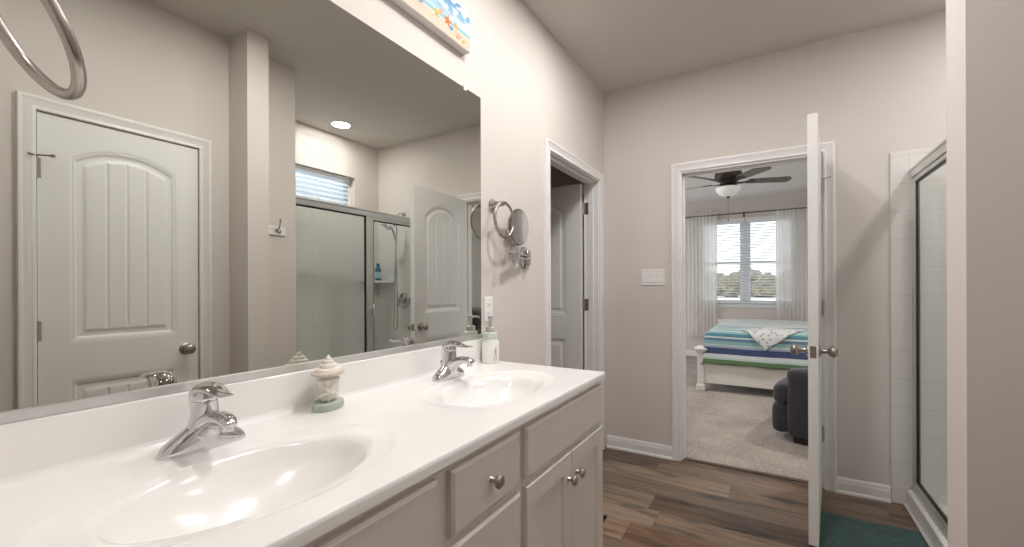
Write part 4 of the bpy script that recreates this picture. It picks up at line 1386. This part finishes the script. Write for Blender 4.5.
# ------------------------------------------------------------------ ceiling fan
FX, FY = 0.685, 5.6
FZ = 2.455
fan = thing('ceiling_fan', 'dark bronze five blade ceiling fan with a white bowl light', 'ceiling fan', (FX, FY, H))
def fz(z):
    return z - H
MB().lathe([(0, 0), (0.070, -0.0005), (0.068, -0.030), (0.045, -0.055), (0.014, -0.062), (0, -0.062)], n=30).tube([(0, 0, -0.05), (0, 0, fz(2.585))], 0.0125, 14).build('downrod', 'bronze', fan, 40)
MB().lathe([(0, 2.606 - H), (0.040, 2.605 - H), (0.060, 2.598 - H), (0.112, 2.588 - H), (0.142, 2.568 - H), (0.148, 2.535 - H), (0.146, 2.505 - H), (0.128, 2.482 - H), (0.090, 2.468 - H), (0.080, 2.440 - H), (0.095, 2.425 - H), (0.100, 2.405 - H), (0.088, 2.395 - H), (0, 2.395 - H)], n=40).build('motor_housing', 'bronze', fan, 40)
for k in range(5):
    a = R(20 + 72 * k)
    rot = Matrix.Rotation(a, 4, 'Z')
    pitch = Matrix.Rotation(R(-13), 4, 'X')
    iron = MB()
    br = MB()
    outline = []
    L0, L1 = 0.215, 0.665
    n = 10
    for t in range(n + 1):
        x = L0 + (L1 - L0 - 0.055) * t / n
        outline.append((x, 0.052 + 0.013 * t / n))
    for t in range(1, 8):
        b = PI / 2 - PI * t / 8
        outline.append((L1 - 0.055 + 0.055 * math.cos(b), 0.065 * math.sin(b)))
    outline += [(x, -y) for x, y in outline[:n + 1]][::-1]
    rg = []
    for dz in (-0.004, 0.004):
        rg.append([rot @ (Vector((0, 0, fz(2.462))) + (pitch @ Vector((x, y, dz)))) for x, y in outline])
    br.loft(rg)
    blade = br.build('blade', 'blade_grey', fan)
    ring = []
    for x, w_, z, t_h in ((0.085, 0.020, 2.452, 0.005), (0.130, 0.014, 2.446, 0.005), (0.180, 0.018, 2.452, 0.004), (0.225, 0.040, 2.456, 0.0035), (0.285, 0.030, 2.456, 0.0035), (0.300, 0.010, 2.456, 0.003)):
        ring.append([rot @ (Vector((0, 0, fz(z))) + pitch @ Vector((x, yy, zz))) for yy, zz in ((-w_, -t_h), (w_, -t_h), (w_, t_h), (-w_, t_h))])
    iron.loft(ring)
    iron.build('blade_iron', 'bronze', blade)
bw = MB().lathe([(0.128, 2.398 - H), (0.134, 2.396 - H), (0.134, 2.388 - H), (0.126, 2.360 - H), (0.105, 2.328 - H), (0.070, 2.303 - H), (0.030, 2.291 - H), (0.0, 2.289 - H)], n=40)
bowl = bw.build('light_bowl', 'bowl', fan, 50)
MB().lathe([(0, 2.268 - H), (0.008, 2.270 - H), (0.013, 2.279 - H), (0.022, 2.286 - H), (0.022, 2.291 - H), (0, 2.293 - H)], n=18).build('bowl_finial', 'bronze', fan, 40)
MB().tube([(0.0, -0.03, 2.286 - H), (0.0, -0.03, 2.02 - H)], 0.0018, 6).lathe([(0, 0), (0.006, 0.004), (0.007, 0.014), (0.003, 0.022), (0, 0.022)], (0.0, -0.03, 2.0 - H), (0, 0, 1), 10).build('pull_chain', 'bronze', fan, 40)
# ------------------------------------------------------------------ bed, quilt, throw
BDX0, BDX1, BDY0, BDY1 = 0.355, 2.02, 5.50, 7.75
bed = thing('bed', 'white panelled bed under the striped quilt', 'bed', (1.19, 6.6, 0.006))
BE = (1.19, 6.6, 0.006)
MB().box(BDX0 + 0.07, BDX1 - 0.07, BDY0 + 0.015, BDY0 + 0.045, 0.10, 0.44, 0.004).box(BDX0 + 0.06, BDX1 - 0.06, BDY0 + 0.005, BDY0 + 0.055, 0.425, 0.455, 0.006).build('footboard', 'bed_white', bed, org=BE)
for x in (BDX0, BDX1 - 0.075):
    p = MB().box(x, x + 0.075, BDY0, BDY0 + 0.075, 0.075, 0.45, 0.004).box(x - 0.012, x + 0.087, BDY0 - 0.012, BDY0 + 0.087, 0.0065, 0.080, 0.008)
    p.loft([ell((x + 0.0375, BDY0 + 0.0375, z), r, r, 24, p=6) for z, r in ((0.45, 0.040), (0.465, 0.052), (0.478, 0.060), (0.488, 0.073), (0.505, 0.076), (0.512, 0.060), (0.535, 0.030))])
    p.build('foot_post', 'bed_white', bed, 30, org=BE)
for x in (BDX0 + 0.02, BDX1 - 0.05):
    MB().box(x, x + 0.03, BDY0 + 0.075, BDY1, 0.18, 0.40, 0.004).build('side_rail', 'bed_white', bed, org=BE)
MB().box(BDX0, BDX1, BDY1, BDY1 + 0.06, 0.0065, 0.70, 0.006).build('headboard', 'bed_white', bed, org=BE)
mt = MB()
rbox(mt, BDX0 + 0.085, BDX1 - 0.085, BDY0 + 0.09, BDY1 - 0.01, 0.36, 0.69, 0.06)
mt.build('mattress', 'porcelain', bed, 60, org=BE)

QX0, QX1, QY0, QZ, QB = 0.400, 1.985, 5.475, 0.728, 0.335
def drop_profile(s, r=0.10):
    """s = arc length from the hem of the drape; returns (inset, height below the top)"""
    tot = QZ - QB
    a = tot - r
    if s < a:
        return 0.028 * s / a - 0.028 * 0, tot - s
    k = (s - a) / (r * PI / 2)
    if k < 1:
        return 0.028 + r - r * math.cos(k * PI / 2), r - r * math.sin(k * PI / 2)
    return 0.028 + r + (s - a - r * PI / 2), 0.0
QARC = (QZ - QB - 0.10) + 0.10 * PI / 2
QLEN = 2.05
QS = QARC + QLEN
QW = (QX1 - QX0) - 2 * (0.128) + 2 * QARC
def quilt_pt(s, t, off=0.0):
    """s along the bed from the front hem; t across from the left hem"""
    iy, hy = drop_profile(s)
    tl, tr = t, QW - t
    if tl < tr:
        ix, hx = drop_profile(tl)
        x = QX0 + ix - off * (hx / 0.4)
    else:
        ix, hx = drop_profile(tr)
        x = QX1 - ix + off * (hx / 0.4)
    h = (hx ** 4 + hy ** 4) ** 0.25
    h = min(h, QZ - QB + 0.01 * math.sin(13 * t + 5 * s))
    y = QY0 + iy - off * min(1, hy / 0.1)
    wob = 0.006 * math.sin(11 * t + 1.0) * min(1, hy / 0.15) + 0.004 * math.sin(23 * t)
    z = QZ - h + (off if hy < 0.1 and hx < 0.1 else off * 0.5) + 0.006 * math.sin(5 * t + 3 * s) * math.sin(4 * s)
    return (x + 0.006 * math.sin(9 * s) * min(1, hx / 0.15), y + wob, z)
qnu, qnv = 110, 120
mb = MB()
uvs = []
for j in range(qnv):
    for i in range(qnu):
        s, t = QS * j / (qnv - 1), QW * i / (qnu - 1)
        mb.v.append(quilt_pt(s, t))
        uvs.append((t / QW, s / 1.15))
mb.f += [(j * qnu + i, j * qnu + i + 1, (j + 1) * qnu + i + 1, (j + 1) * qnu + i) for j in range(qnv - 1) for i in range(qnu - 1)]
qo = mb.build('quilt', 'quilt', None, 60, uv=uvs, fix=False)
sm = qo.modifiers.new('thickness', 'SOLIDIFY')
sm.thickness = 0.012
sm.offset = -1
tag(qo, 'blue, green and white striped quilt draped over the bed', 'quilt')

# folded throw lying on the quilt: a corner hangs over the foot of the bed
def lerp(a, b, t):
    return (a[0] + (b[0] - a[0]) * t, a[1] + (b[1] - a[1]) * t)
TB = QARC - 0.128 + QX0 * 0
def tq(x):
    return x - QX0 - 0.128 + QARC
tip = (tq(1.055), 0.185)
lft = (tq(0.80), 0.47)
rgt = (tq(1.40), 0.44)
bck = (tq(1.16), 0.80)
nn_ = 26
mb = MB()
for j in range(nn_):
    for i in range(nn_):
        a, b = i / (nn_ - 1), j / (nn_ - 1)
        p0, p1 = lerp(tip, rgt, a), lerp(lft, bck, a)
        t, s = lerp(p0, p1, b)
        mb.v.append(quilt_pt(s + 0.008 * math.sin(9 * a), t + 0.006 * math.sin(11 * b), 0.020 + 0.004 * math.sin(14 * a + 3 * b)))
mb.f += [(j * nn_ + i, j * nn_ + i + 1, (j + 1) * nn_ + i + 1, (j + 1) * nn_ + i) for j in range(nn_ - 1) for i in range(nn_ - 1)]
to = mb.build('throw_blanket', 'throw', None, 60, fix=False)
sm = to.modifiers.new('thickness', 'SOLIDIFY')
sm.thickness = 0.010
tag(to, 'white patterned throw folded over the corner of the striped quilt', 'throw blanket')

# ------------------------------------------------------------------ recliner (faces the left, its arm side to the doorway)
rc = thing('recliner', 'charcoal upholstered recliner half hidden by the open door', 'recliner', (1.662, 4.312, 0.006), -0.262)
RC = (1.62, 4.45, 0.006)
for y0, y1 in ((4.03, 4.20), (4.72, 4.89)):
    mb = MB()
    rbox(mb, 1.262, 2.02, y0, y1, 0.05, 0.52, 0.04)
    rbox(mb, 1.255, 1.99, y0 - 0.012, y1 + 0.012, 0.44, 0.60, 0.07)
    mb.build('armrest', 'recliner', rc, 60, org=RC)
mb = MB()
rbox(mb, 1.142, 1.29, 4.045, 4.875, 0.285, 0.465, 0.07)
rbox(mb, 1.136, 1.29, 4.045, 4.875, 0.055, 0.315, 0.065)
mb.build('footrest', 'recliner', rc, 60, org=RC)
mb = MB()
rbox(mb, 1.20, 1.85, 4.205, 4.715, 0.30, 0.50, 0.07)
mb.build('seat', 'recliner', rc, 60, org=RC)
mb = MB()
rbox(mb, 1.80, 2.06, 4.205, 4.715, 0.35, 0.74, 0.09)
rbox(mb, 1.83, 2.10, 4.215, 4.705, 0.70, 1.0, 0.10)
mb.build('backrest', 'recliner', rc, 60, org=RC)
MB().box(1.30, 2.0, 4.06, 4.86, 0.0065, 0.10, 0.01).build('base', 'gasket', rc, org=RC)

for nm, loc, rot, sx, sy in (('daylight_portal', (0.735, YW + 0.14, 1.65), (R(-90), 0, 0), 1.47, 1.5), ('daylight_portal', (-2.54, 5.7, 1.325), (0, R(-90), 0), 2.15, 3.2), ('daylight_portal', (SX + 0.14, 2.39, 2.21), (0, R(90), 0), 0.31, 1.06)):
    pd = bpy.data.lights.new(nm, 'AREA')
    pd.shape = 'RECTANGLE'
    pd.size, pd.size_y = sx, sy
    pd.cycles.is_portal = True
    po = bpy.data.objects.new(nm, pd)
    COL.objects.link(po)
    po.location = loc
    po.rotation_euler = rot

# ------------------------------------------------------------------ outdoors
struct('ground', MB().box(-160, 160, YW + 0.2, 300, -0.6, -0.3), 'ground', 'pale open ground outside the bedroom window', 'ground')
import mathutils
for k in range(26):
    rnd = random.Random(40 + k)
    bx = -33 + 4.8 * (k % 13) + (2.4 if k >= 13 else 0) + rnd.uniform(-0.15, 0.15)
    by = 70 + (5.5 if k >= 13 else 0.0)
    hh = rnd.uniform(3.6, 4.3) + (0.5 if k >= 13 else 0)
    mb = MB()
    for q_ in range(5):
        cx, cy, cz = bx + rnd.uniform(-0.85, 0.85), by + rnd.uniform(-0.3, 0.3), -0.3 + hh * rnd.uniform(0.22, 0.62)
        rr = hh * rnd.uniform(0.27, 0.33)
        if q_ == 0:
            cz = -0.3 + rr * 0.7
        nu, nv = 22, 13
        def BP(i, j):
            a, b = 2 * PI * i / (nu - 1), -PI / 2 + PI * j / (nv - 1)
            d = Vector((math.cos(b) * math.cos(a), math.cos(b) * math.sin(a), math.sin(b)))
            nz_ = mathutils.noise.noise(d * 3.1 + Vector((k * 3.3, q_ * 1.7, 0)))
            nz2 = mathutils.noise.noise(d * 8 + Vector((k, q_, 5)))
            p = Vector((cx, cy, cz)) + d * rr * (1 + 0.30 * nz_ + 0.22 * nz2)
            p.z = max(p.z, -0.3)
            return p
        mb.grid(BP, nu, nv)
    o = mb.build('shrub', 'bush', None, 70, fix=False)
    tag(o, 'olive brown shrub in the row beyond the bedroom window', 'shrub', 'shrubs beyond the bedroom window')
